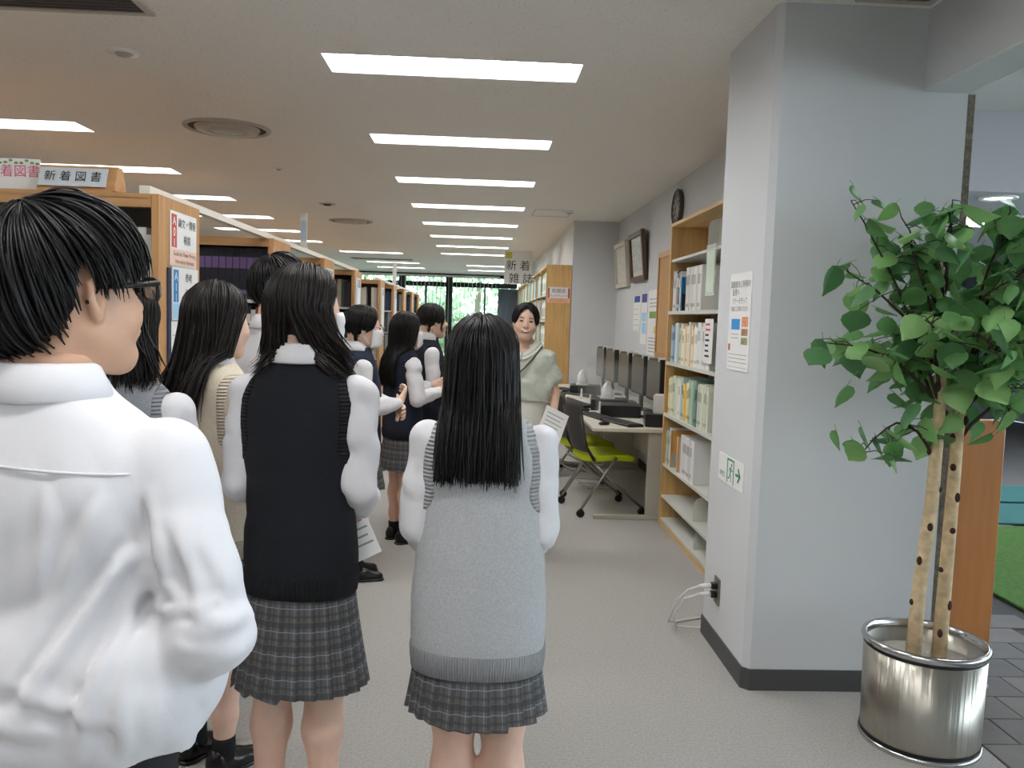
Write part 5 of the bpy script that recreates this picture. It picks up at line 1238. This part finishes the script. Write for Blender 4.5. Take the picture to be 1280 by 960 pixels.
# things on the near pillar
po = MB().box(-.004, -.15, 0, -.0005, .15, .43).build('poster', M_PAPER, None, loc=(1.145, 3.625, 1.325)); tag(po, 'white printed poster on the near pillar with a blue box and photos', 'poster')
P_ = lambda fx, fz: px_minus(-.0052, .15-.3*fx, .43*fz)
for q, (tx, sz, zz, xx) in enumerate([('図書館をご利用の', .034, .88, .5), ('皆様へ', .034, .80, .3), ('マナーを守って', .030, .71, .5), ('快適にご利用ください', .024, .63, .5)]): text(tx, sz, mat('soft_ink', (120, 120, 126), .7), po, P_(xx, zz), 'kana_line')
for nm, a, b_, c_, d_, m in [('blue_box', .15, .42, .55, .53, mat('poster_blue', (60, 150, 220), .6)), ('photo', .64, .45, .92, .55, mat('ph1', (220, 150, 110), .6, var=(60, .4))), ('photo', .64, .36, .92, .43, mat('ph2', (170, 130, 100), .6, var=(60, .3))), ('photo', .64, .27, .92, .34, mat('ph3', (150, 146, 100), .6, var=(60, .3))), ('red_tab', .04, .2, .13, .27, M_RED), ('print_line', .06, .16, .94, .166, M_LINE), ('print_line', .06, .12, .9, .126, M_LINE), ('print_line', .06, .08, .94, .086, M_LINE), ('print_line', .06, .03, .94, .034, M_LINE), ('print_line', .15, .37, .5, .376, M_LINE), ('print_line', .15, .33, .5, .336, M_LINE)]:
    MB().box(-.0046, .15-.3*c_, .43*b_, -.004, .15-.3*a, .43*d_).build(nm, m, po)
ex = MB().box(-.004, -.18, -.063, -.0005, .18, .063).build('exit_sign', M_PAPER, None, loc=(1.145, 3.635, .87)); tag(ex, 'white emergency exit sign with green running figure and arrow on pillar', 'sign')
M_EXG = mat('exit_green', (52, 140, 92), .6); EX = lambda u, v: (-.0046, -u, v)
def exbox(nm, u0, v0, u1, v1): return MB().box(-.0048, -u1, v0, -.004, -u0, v1).build(nm, M_EXG, ex)
for a in ((-.05, -.055, -.04, .055), (.04, -.055, .05, .055), (-.05, .047, .05, .055)): exbox('door_outline', *a)
MB().ell(EX(.015, .03), (.0008, .009, .009), 14, 6).build('running_head', M_EXG, ex)
for pts, r_ in (([(.01, .018), (-.004, -.008)], .008), ([(.008, .014), (.026, .002), (.034, .01)], .0035), ([(.004, .012), (-.016, .012), (-.024, -.002)], .0035), ([(-.004, -.008), (.014, -.024), (.01, -.046)], .005), ([(-.004, -.008), (-.014, -.03), (-.032, -.034)], .005)):
    MB().tube([EX(*p) for p in pts], r_*.9, 6).build('running_limb', M_EXG, ex); o = ex.children[-1]; o.scale = (.12, 1, 1); o.location.x = -.0041
exbox('arrow_shaft', .075, -.006, .125, .006); MB().prism([(-.145, 0), (-.115, .032), (-.1, .03), (-.125, .0), (-.1, -.03), (-.115, -.032)], -.0048, -.004, 'x').build('arrow_head', M_EXG, ex)
text('非常口', .028, M_EXG, ex, px_minus(-.0052, .115, -.03), 'kanji_line')
ol = thing('wall_outlet', 'brushed steel wall outlet low on the near pillar with two plugs', 'outlet', (1.145, 3.745, .225))
MB().cbox(-.008, -.04, 0, 0, .04, .125, .003).build('cover_plate', mat('brushed_plate', (140, 138, 128), .4, metal=.8), ol)
for z in (.045, .085):
    MB().cbox(-.035, -.016, z-.014, -.008, .016, z+.014, .003).build('plug', M_BLACK, ol); MB().tube([(-.035, 0, z), (-.06, .0, z), (-.085, .02, z-.008)], [.013, .012, .006], 10).build('plug_grip', M_WHITE, ol, True)
for k, pts in enumerate([[(1.06, 3.765, .30), (1.02, 3.80, .27), (.985, 3.86, .2), (.97, 3.95, .06), (1.05, 4.1, .006), (1.3, 4.2, .006)], [(1.06, 3.765, .262), (1.01, 3.82, .22), (.98, 3.9, .1), (1.02, 3.99, .02), (1.2, 4.0, .006), (1.38, 4.02, .006)]]):
    o = MB().tube(pts, .0045, 8).build('power_cable', M_WHITE, None, True); tag(o, ['upper white power cable drooping from the pillar outlet', 'lower white power cable drooping from the pillar outlet'][k], 'cable')

# ================================================================== computer desks
M_DESK = mat('cream_desk', (214, 208, 192), .4); M_DLEG = mat('desk_steel', (186, 182, 168), .45)
def desk(y0, y1, lab):
    d = thing('computer_desk', lab, 'desk', (.885, y0, 0)); L = y1-y0; W = .845
    MB().cbox(0, 0, .685, W, L, .715, .006).build('desk_top', M_DESK, d)
    for y in (.03, L-.09):
        MB().cbox(.44, y, .03, W-.03, y+.05, .685, .004).build('side_panel', M_DLEG, d); MB().cbox(.03, y-.005, 0, W-.03, y+.055, .03, .006).build('foot_rail', M_DLEG, d)
    MB().box(W-.1, .08, .25, W-.085, L-.09, .67).build('modesty_panel', M_DLEG, d)
desk(6.26, 8.63, 'cream computer desk nearest the bookcase with three screens'); desk(8.70, 10.6, 'cream computer desk at the far pillar with two screens')
def monitor(x, y, rz, lab):
    m = thing('monitor', lab, 'monitor', (x, y, .715), rz, 'desk monitors')
    MB().cbox(-.11, -.1, 0, .11, .1, .012, .004).build('stand_base', M_BLACK, m); MB().box(-.03, .0, .012, .03, .03, .25).build('stand_neck', M_BLACK, m)
    MB().cbox(-.25, -.03, .15, .25, .03, .51, .006).build('housing', M_BLACK, m); MB().box(-.235, -.032, .17, .235, -.0305, .495).build('screen', mat('dark_screen', (88, 82, 76), .3), m)
    for x_ in (-.2, .19): MB().box(x_-.012, -.036, .49, .012+x_, .02, .525).build('white_clip', M_WHITE, m)
mons = [(1.52, 7.0, -89), (1.51, 7.66, -88), (1.50, 8.36, -88), (1.50, 9.24, -88), (1.50, 10.0, -88)]
mw = ['nearest the bookcase', 'second from the bookcase', 'third from the bookcase', 'fourth along the wall on the far desk', 'farthest along the wall on the far desk']
for (x, y, a), w_ in zip(mons, mw): monitor(x, y, R(a), 'black flat monitor %s, white clips on top' % w_)
for k, (x, y) in enumerate([(1.50, 6.5), (1.24, 7.12), (1.22, 7.62), (1.2, 9.2)]):
    p = thing('desktop_computer', 'small black desktop computer box ' + ['at the near desk corner by the bookcase', 'under the second monitor', 'carrying the tissue packet on the near desk', 'on the far desk'][k], 'computer', (x, y, .715), R(-8))
    MB().cbox(-.17, -.15, 0, .17, .15, .10, .006).build('case', M_BLACK, p); MB().lathe([(.008, 0), (.001, .003)], 10).build('power_button', M_CHROME, p); p.children[-1].location = (-.172, -.09, .06); p.children[-1].rotation_euler = (0, R(-90), 0)
    MB().box(-.171, -.13, .03, -.17, .0, .034).build('vent_line', M_GDARK, p)
def tissue(x, y, z, lab, s=1.):
    t = thing('tissue_packet', lab, 'tissue', (x, y, z)); mb = MB(); rg = []
    for zz, r_, w_ in ((0, .06, 0), (.05*s, .058, .01), (.09*s, .05, .02), (.125*s, .03, .03), (.15*s, .012, .03)):
        rg.append([((r_+w_*.4*math.sin(3*a+zz*40))*math.cos(a), (r_*.8+w_*.3*math.sin(5*a))*math.sin(a), zz+w_*.4*math.sin(2*a)) for a in [2*PI*j/18 for j in range(18)]])
    mb.loft(rg).build('tissue', M_PAPER, t, True); MB().cbox(-.062, -.052, -.0, .062, .052, .012, .004).build('packet_base', M_PAPER, t)
tissue(1.2, 7.62, .815, 'white tissue packet on the computer box, middle of the near desk', 1.0); tissue(1.16, 9.2, .815, 'white tissue packet on the far desk computer box', 1.1)
cd = thing('card_stand', 'small white leaflet stand on the nearest computer box', 'stand', (1.44, 6.5, .815), R(-20))
for x, rx_ in ((-.03, 12), (.03, -6)): MB().box(-.04, -.004, 0, .04, .0, .15, Matrix.Translation((0, x, 0)) @ Matrix.Rotation(R(rx_), 4, 'X')).build('card', M_PAPER, cd)
def keyboard(x, y, rz, lab):
    o = thing('keyboard', lab, 'keyboard', (x, y, .715), rz, 'desk keyboards'); MB().cbox(-.22, -.07, 0, .22, .07, .018, .006).build('base', M_BLACK, o)
    kb = MB()
    for r_ in range(5): kb.box(-.205, -.058+.024*r_, .018, .205, -.038+.024*r_, .023)
    kb.build('keys', mat('key_black', (46, 46, 48), .6), o)
for k, (x, y, a) in enumerate([(1.16, 6.55, -70), (1.02, 6.95, -75), (1.0, 7.9, -75), (1.12, 8.98, -60), (1.06, 9.6, -60)]): keyboard(x, y, R(a), 'black keyboard ' + ['nearest the front corner of the near desk', 'second on the near desk', 'third on the near desk beyond the others', 'nearer one on the far desk', 'farther one on the far desk'][k])
for k, (x, y) in enumerate([(1.0, 6.45), (.97, 7.4), (.99, 9.35)]):
    o = thing('computer_mouse', 'black mouse ' + ['at the front edge of the near desk', 'in the middle of the near desk', 'on the far desk'][k], 'mouse', (x, y, .715), R(-60)); MB().ell((0, 0, .012), (.03, .052, .018), 12, 8).build('shell', M_BLACK, o, True); MB().ell((0, .02, .027), (.005, .012, .006), 8, 6).build('wheel', M_GDARK, o)
M_ACR = mat('clear_acrylic', (246, 250, 250), .06, alpha=.05, spec=.3)
for k, (y, w_) in enumerate([(7.32, .52), (7.98, .52), (8.67, .6), (9.6, .55)]):
    p = thing('acrylic_screen', 'clear acrylic desk divider ' + ['between the first and second near keyboards', 'between second and third near keyboards', 'at the joint of the two desks', 'on the far desk'][k], 'divider', (1.05, y, .715))
    MB().box(0, -.0015, .006, .62, .0015, .42).build('panel', M_ACR, p)
    for x in (.02, .36): MB().prism([(x, 0), (x+.04, 0), (x+.03, .03), (x+.026, .10), (x+.014, .10), (x+.01, .03)], -.012, .012, 'y').build('foot_clip', M_WHITE, p)

# ================================================================== chairs
M_LIME = mat('lime_fabric', (176, 190, 20), .8, bump=(200, .3)); M_MESH = mat('black_mesh', (58, 56, 54), .6); M_TUBE = mat('silver_tube', (150, 148, 144), .35, metal=.8)
def chair(loc, rz, lab):
    """folding nesting chair; faces +Y locally"""
    c = thing('nesting_chair', lab, 'chair', (loc[0], loc[1], 0), rz, 'lime seat nesting chairs')
    F = Field((-.26, -.25, .40), (.26, .26, .50), .007); F.cap((-.19, 0, .448), (.19, 0, .448), .03, .03, 0); x, y, z = F.P()
    q = (np.abs(x/.235)**4+np.abs((y-.005)/.225)**4)**.25; zz = .448+.012*np.cos(y*7)-.02*np.clip((y-.12)/.1, 0, 1)**2
    F.D = np.maximum((q-1)*.2, np.abs(z-zz)-.024).astype(np.float32)+0*z; link('seat', nmesh('seat', [F.mesh()+(0,)], M_LIME), c)
    mb = MB(); rg = []
    for i in range(9):
        t = i/8; zz = .50+.40*t; yy = -.215-.075*t-.02*math.sin(t*PI); ww = .20+.035*math.sin(t*PI*.8)-.03*t; row = []
        for j in range(13): u = -1+j/6; row.append((ww*u, yy+.05*(1-0)*(u*u)*.9-.02, zz))
        rg.append(row+[(p[0], p[1]-.008, p[2]) for p in reversed(row)])
    mb.loft(rg).build('backrest', M_MESH, c, True)
    MB().tube([(-.16, -.26, .885), (-.06, -.30, .90), (.06, -.30, .90), (.16, -.26, .885)], .014, 8).build('top_bar', M_MESH, c, True)
    for s in (-1, 1):
        MB().tube([(s*.235, -.16, .44), (s*.225, -.235, .56), (s*.19, -.27, .80)], .013, 8).build('back_upright', M_MESH, c, True)
        MB().tube([(s*.24, .02, .47), (s*.245, -.10, .30), (s*.25, -.26, .07)], .0115, 8).build('leg', M_TUBE, c, True)
        MB().tube([(s*.225, -.14, .40), (s*.23, .05, .22), (s*.235, .24, .07)], .0115, 8).build('leg', M_TUBE, c, True)
        for y in (-.265, .245):
            k = link('caster', None, c, (s*.245, y, 0)); MB().tube([(-.012, 0, .032), (-.011, 0, .032), (.011, 0, .032), (.012, 0, .032)], [.022, .031, .031, .022], 16).build('wheel', M_BLACK, k, True); MB().tube([(0, .0, .07), (0, .012, .045)], [.012, .016], 8).build('housing', M_BLACK, k, True)
    MB().tube([(-.24, -.1, .30), (.24, -.1, .30)], .009, 8).build('cross_bar', M_TUBE, c, True)
    for j, (a, b_) in enumerate((((-.2, -.17, .22), (-.2, .13, .20)), ((-.1, -.17, .2), (-.1, .13, .18)), ((0, -.17, .2), (0, .13, .18)), ((.1, -.17, .2), (.1, .13, .18)), ((.2, -.17, .22), (.2, .13, .20)), ((-.2, -.17, .22), (.2, -.17, .22)), ((-.2, .13, .2), (.2, .13, .2)))): MB().tube([a, b_], .0035, 6).build('basket_wire', M_TUBE, c)
chair((1.03, 6.62), R(-78), 'lime green seat folding chair nearest the bookcase at the near desk')
chair((.98, 7.35), R(-80), 'lime green seat folding chair just behind the nearest one')
oc = thing('office_chair', 'mustard yellow office chair with armrests at the far desk', 'chair', (.75, 8.25, 0), R(-100))
MY = mat('mustard_fabric', (188, 166, 60), .8); MG = mat('chair_grey', (120, 118, 114), .5)
MB().cbox(-.23, -.23, .44, .23, .24, .50, .03).build('seat', MY, oc); mb = MB(); rg = []
for i in range(8):
    t = i/7; ww = .2-.05*abs(t-.4); rg.append([(ww*math.cos(a), -.25-.06*t+.035*math.sin(a)+.03*math.cos(a)**2, .52+.42*t) for a in [2*PI*j/20 for j in range(20)]])
mb.loft(rg).build('backrest', MY, oc, True); MB().cbox(-.17, -.335, .55, .17, -.305, .88, .01).build('back_shell', MG, oc)
MB().tube([(0, 0, .44), (0, 0, .12)], [.03, .035], 12).build('gas_column', MG, oc, True)
for k in range(5):
    a = 2*PI*k/5+.3; l = MB().tube([(0, 0, .12), (.28*math.cos(a), .28*math.sin(a), .075)], [.03, .02], 8).build('base_leg', MG, oc, True); MB().ell((.28*math.cos(a), .28*math.sin(a), .03), (.025, .025, .03), 12, 8).build('caster', M_BLACK, l, True)
for s in (-1, 1): MB().tube([(s*.24, -.1, .46), (s*.28, -.1, .6), (s*.28, -.08, .66), (s*.28, .14, .66)], [.016, .016, .02, .022], 8).build('armrest', MG, oc, True)

# ================================================================== planter and tree
pt = thing('steel_planter', 'round brushed stainless steel planter standing by the near pillar', 'planter', (1.685, 2.935, 0))
def brushed():
    m = mat('brushed_steel', (176, 172, 162), .32, metal=1); nt = m.node_tree; b = nt.nodes['Principled BSDF']; tc = nt.nodes.new('ShaderNodeTexCoord'); mp = nt.nodes.new('ShaderNodeMapping'); mp.inputs['Scale'].default_value = (22, 22, .15)
    n = nt.nodes.new('ShaderNodeTexNoise'); n.inputs['Scale'].default_value = 1.6; n.inputs['Detail'].default_value = 4; nt.links.new(tc.outputs['Object'], mp.inputs[0]); nt.links.new(mp.outputs[0], n.inputs['Vector'])
    r_ = nt.nodes.new('ShaderNodeMapRange'); r_.inputs[3].default_value = .2; r_.inputs[4].default_value = .45; nt.links.new(n.outputs['Fac'], r_.inputs[0]); nt.links.new(r_.outputs[0], b.inputs['Roughness'])
    bp = nt.nodes.new('ShaderNodeBump'); bp.inputs['Strength'].default_value = .7; bp.inputs['Distance'].default_value = .006; nt.links.new(n.outputs['Fac'], bp.inputs['Height']); nt.links.new(bp.outputs[0], b.inputs['Normal']); return m
MB().lathe([(.205, .03), (.209, .37), (.200, .37), (.198, .25)], 64).build('body', brushed(), pt, True)
MB().lathe([(.205, .362), (.216, .368), (.219, .378), (.216, .388), (.206, .392), (.199, .386), (.198, .36)], 64).build('rim', M_CHROME, pt, True)
MB().lathe([(.208, .352), (.2115, .356), (.2115, .362), (.208, .366)], 64).build('rim_groove', M_BLACK, pt, True)
MB().lathe([(.209, 0), (.212, .008), (.209, .018), (.205, .018)], 64).build('base_band', M_CHROME, pt, True); MB().lathe([(.207, .018), (.2075, .032)], 64).build('base_groove', M_BLACK, pt, True)
MB().lathe([(.001, .31), (.15, .312), (.198, .30)], 48).build('soil_cover', mat('white_gravel', (206, 200, 188), .9, bump=(140, 1, .01)), pt, True)
tr = thing('potted_tree', 'twin trunk birch like green tree growing from the steel planter', 'tree', (1.685, 2.935, .31))
M_BARK = mat('birch_bark', (214, 190, 152), .8, var=(30, .25), bump=(60, .5)); M_KNOT = mat('bark_knot', (64, 46, 36), .9); M_TWIG = mat('dark_twig', (62, 48, 40), .8)
rt = random.Random(8)
trunks = [[(-.042, 0, 0), (-.036, 0, .25), (-.012, 0, .6), (-.006, .0, .9), (-.012, .005, 1.15), (-.03, .0, 1.35), (-.045, 0, 1.5)], [(.062, .01, 0), (.066, .01, .25), (.07, .01, .55), (.076, .015, .8), (.085, .02, 1.0), (.11, .03, 1.2), (.15, .03, 1.42)]]
for tp in trunks:
    o = MB().tube([(p[0], p[1], p[2]) for p in tp], [.027, .0245, .023, .021, .018, .013, .006], 14).build('trunk', M_BARK, tr, True)
    for k in range(9):
        t = .06+.09*k+rt.random()*.03; f_ = t*5; i = min(int(f_), 5); q = Vector(tp[i]).lerp(Vector(tp[i+1]), f_-i); a = rt.uniform(PI*.9, PI*2.1)
        MB().ell((q.x+.021*math.cos(a), q.y+.021*math.sin(a), q.z), (.011, .011, rt.uniform(.010, .022)), 8, 6).build('knot', M_KNOT, o)
def leaf_mesh(k):
    mb = MB(); out = [(0, 0), (.026, .004), (.042, .022), (.042, .042), (.030, .064), (.012, .084), (0, .1)]; sc = 1+.12*k
    V = []; n = len(out)
    for x, y in out: V.append((x*sc, y*sc, -.010*abs(x)/.03-.22*(y-.04)**2*9*.1*(1+.5*k)))
    mid = [(0, y*sc, .004-.22*(y-.04)**2*9*.1*(1+.5*k)) for x, y in out]
    L = [(-x, y, z) for x, y, z in V]; allv = V+mid+L; f = []
    for i in range(n-1): f += [(n+i, i, i+1, n+i+1), (n+i+1, 2*n+i+1, 2*n+i, n+i)]
    mb.add(allv, f); mb.tube([(0, -.03, .0), (0, 0, .002)], .0014, 4)
    return mb
def leafmat(name, col):
    m = mat(name, col, .42, var=(25, .12)); nt = m.node_tree; b = nt.nodes['Principled BSDF']; out = nt.nodes['Material Output']
    t = nt.nodes.new('ShaderNodeBsdfTranslucent'); t.inputs[0].default_value = tuple(min(1, c*1.6) for c in lin(col))+(1,); mx = nt.nodes.new('ShaderNodeMixShader'); mx.inputs[0].default_value = .25
    nt.links.new(b.outputs[0], mx.inputs[1]); nt.links.new(t.outputs[0], mx.inputs[2]); nt.links.new(mx.outputs[0], out.inputs[0]); return m
LMS = [leaf_mesh(k).mesh('leaf', leafmat('leaf_%d' % k, c_), True) for k, c_ in enumerate([(98, 146, 88), (122, 168, 100), (80, 126, 80), (136, 178, 112)])]
nl = 0
# branches: (start trunk, start z) -> tip in tree space
tips = [(0, .95, (-.40, -.05, 1.66)), (0, 1.1, (-.26, -.12, 1.60)), (0, .95, (-.43, -.02, 1.16)), (0, .75, (-.33, -.1, .78)), (0, 1.05, (-.38, .02, 1.42)), (0, 1.2, (-.1, -.14, 1.62)), (0, 1.3, (-.02, -.02, 1.68)), (0, 1.0, (-.2, -.22, 1.25)), (0, .9, (-.15, .08, 1.05)), (0, 1.15, (.1, -.25, 1.4)), (0, 1.25, (-.16, .1, 1.5)), (0, 1.05, (.02, -.3, 1.12)),
        (1, 1.0, (.42, -.06, 1.5)), (1, 1.1, (.3, -.15, 1.62)), (1, .9, (.45, .02, 1.22)), (1, .8, (.36, -.12, .98)), (1, 1.2, (.22, .02, 1.66)), (1, 1.05, (.5, -.1, 1.36)), (1, .95, (.2, -.28, 1.15)), (1, 1.15, (.35, .1, 1.6)), (1, .85, (.22, .1, 1.0)), (1, 1.2, (.48, .05, 1.58)), (1, 1.0, (.12, -.2, .95)), (1, 1.1, (.32, -.25, 1.38))]
extra = MB()
for bi, (ti, z0, tip) in enumerate(tips):
    tp = trunks[ti]; i = max(j for j in range(len(tp)-1) if tp[j][2] <= z0); f_ = (z0-tp[i][2])/(tp[i+1][2]-tp[i][2]); q = Vector(tp[i]).lerp(Vector(tp[i+1]), f_); e = Vector(tip)
    sag = .10 if e.z-q.z > .2 else .2
    path = [q.lerp(e, t)+Vector((rt.uniform(-.008, .008), rt.uniform(-.008, .008), sag*math.sin(PI*t)*.6)) for t in [j/7 for j in range(8)]]
    br_ = MB().tube(path, [.007-.0007*j for j in range(8)], 6).build('branch', M_TWIG, tr, True)
    nleaf = 12 if bi < 24 else 10
    tw = MB()
    for j in range(nleaf):
        if nl >= 296: break
        t = rt.uniform(.28, 1.0) if j else 1.0; f_ = t*7; i2 = min(int(f_), 6); p = path[i2].lerp(path[i2+1], f_-i2)
        off = Vector((rt.gauss(0, .05), rt.gauss(0, .05), rt.gauss(.0, .04)))*(.6+.6*(1-t)+.3); lp = p+off
        tw.tube([p, p.lerp(lp, .5)+Vector((0, 0, .01)), lp], [.002, .0016, .0012], 4)
        o = link('leaf', rt.choice(LMS), tr); o.location = lp; o.rotation_euler = (R(rt.uniform(-75, -15)), R(rt.uniform(-35, 35)), rt.uniform(0, 2*PI)); s_ = rt.uniform(.7, 1.02); o.scale = (s_, s_, s_); nl += 1
    for j in range(8):
        t = rt.uniform(.2, .8); f_ = t*7; i2 = min(int(f_), 6); p = path[i2].lerp(path[i2+1], f_-i2)+Vector((rt.gauss(0, .07), abs(rt.gauss(0, .07)), rt.gauss(0, .07)))
        Mm = Matrix.Translation(p) @ Matrix.Rotation(rt.uniform(0, 2*PI), 4, 'Z') @ Matrix.Rotation(R(rt.uniform(-75, -15)), 4, 'X'); lb = leaf_mesh(1); sc_ = rt.uniform(.65, .95)
        extra.add([tuple(Mm @ (Vector(v)*sc_)) for v in lb.v], lb.f)
    tw.build('twigs', M_TWIG, br_)['kind'] = 'stuff'

extra.build('inner_foliage', MATS['leaf_0'], tr, True)['kind'] = 'stuff'

# ================================================================== trees outside the window
M_OLEAF = [leafmat('outdoor_leaf_%d' % k, c_) for k, c_ in enumerate([(158, 182, 148), (176, 198, 162), (140, 166, 134)])]
struct(MB().box(-20, YF+.3, -.3, 14, 60, -.05).build('ground_outside', mat('lawn', (110, 140, 84), .95, var=(4, .2))))
rng = np.random.RandomState(4)
for k, (x, y, hh, rr_) in enumerate([(-5.4, 30.5, 6.5, 1.75), (-1.7, 31.2, 7, 1.75), (-.2, 36, 8, 2.0), (2.0, 31.5, 6, 1.75), (4.6, 36.3, 7, 2.2), (-5.2, 36.5, 7, 2.4), (-1.5, 27.6, 2.4, 1.0), (.8, 27.4, 2.0, 1.0), (3.1, 27.6, 2.2, 1.0), (-3.8, 27.5, 2.2, 1.0)]):
    sm_ = hh < 3
    t = thing('shrub' if sm_ else 'garden_tree', ('rounded green shrub ' if sm_ else 'leafy green tree ') + ['outside at the far left of the window', 'behind the left window pane', 'outside behind the middle window post', 'with pale trunk right of the window post', 'outside behind the curtain', 'farthest left beyond the blind', 'outside under the left pane', 'outside right of the window post', 'outside by the curtain', 'outside at the left window edge'][k], 'shrub' if sm_ else 'tree', (x, y, 0))
    MB().tube([(0, 0, 0), (.1, 0, hh*.3), (.25, .1, hh*.55), (.1, 0, hh*.8)], [.16, .13, .09, .04] if not sm_ else [.05, .04, .03, .02], 10).build('trunk', mat('outdoor_bark', (120, 112, 100), .9), t, True)
    n = 800 if not sm_ else 700
    u = rng.normal(size=(n, 3)); u /= np.linalg.norm(u, axis=1, keepdims=True); rad = rng.rand(n)**.4
    c_ = u*rad[:, None]*np.array([rr_, rr_, hh*.42 if not sm_ else hh*.45])+np.array([.1, 0, hh*.55])
    a = rng.normal(size=(n, 3)); a /= np.linalg.norm(a, axis=1, keepdims=True); b_ = np.cross(a, rng.normal(size=(n, 3))); b_ /= np.linalg.norm(b_, axis=1, keepdims=True); s_ = (.10+.1*rng.rand(n))[:, None]
    V = np.stack([c_-a*s_, c_+b_*s_*.6, c_+a*s_, c_-b_*s_*.6], 1).reshape(-1, 3); Fq = np.arange(4*n).reshape(-1, 4)
    o = link('foliage', nmesh('foliage', [(V, Fq, 0)], M_OLEAF[k % 3], False), t); o['kind'] = 'stuff'
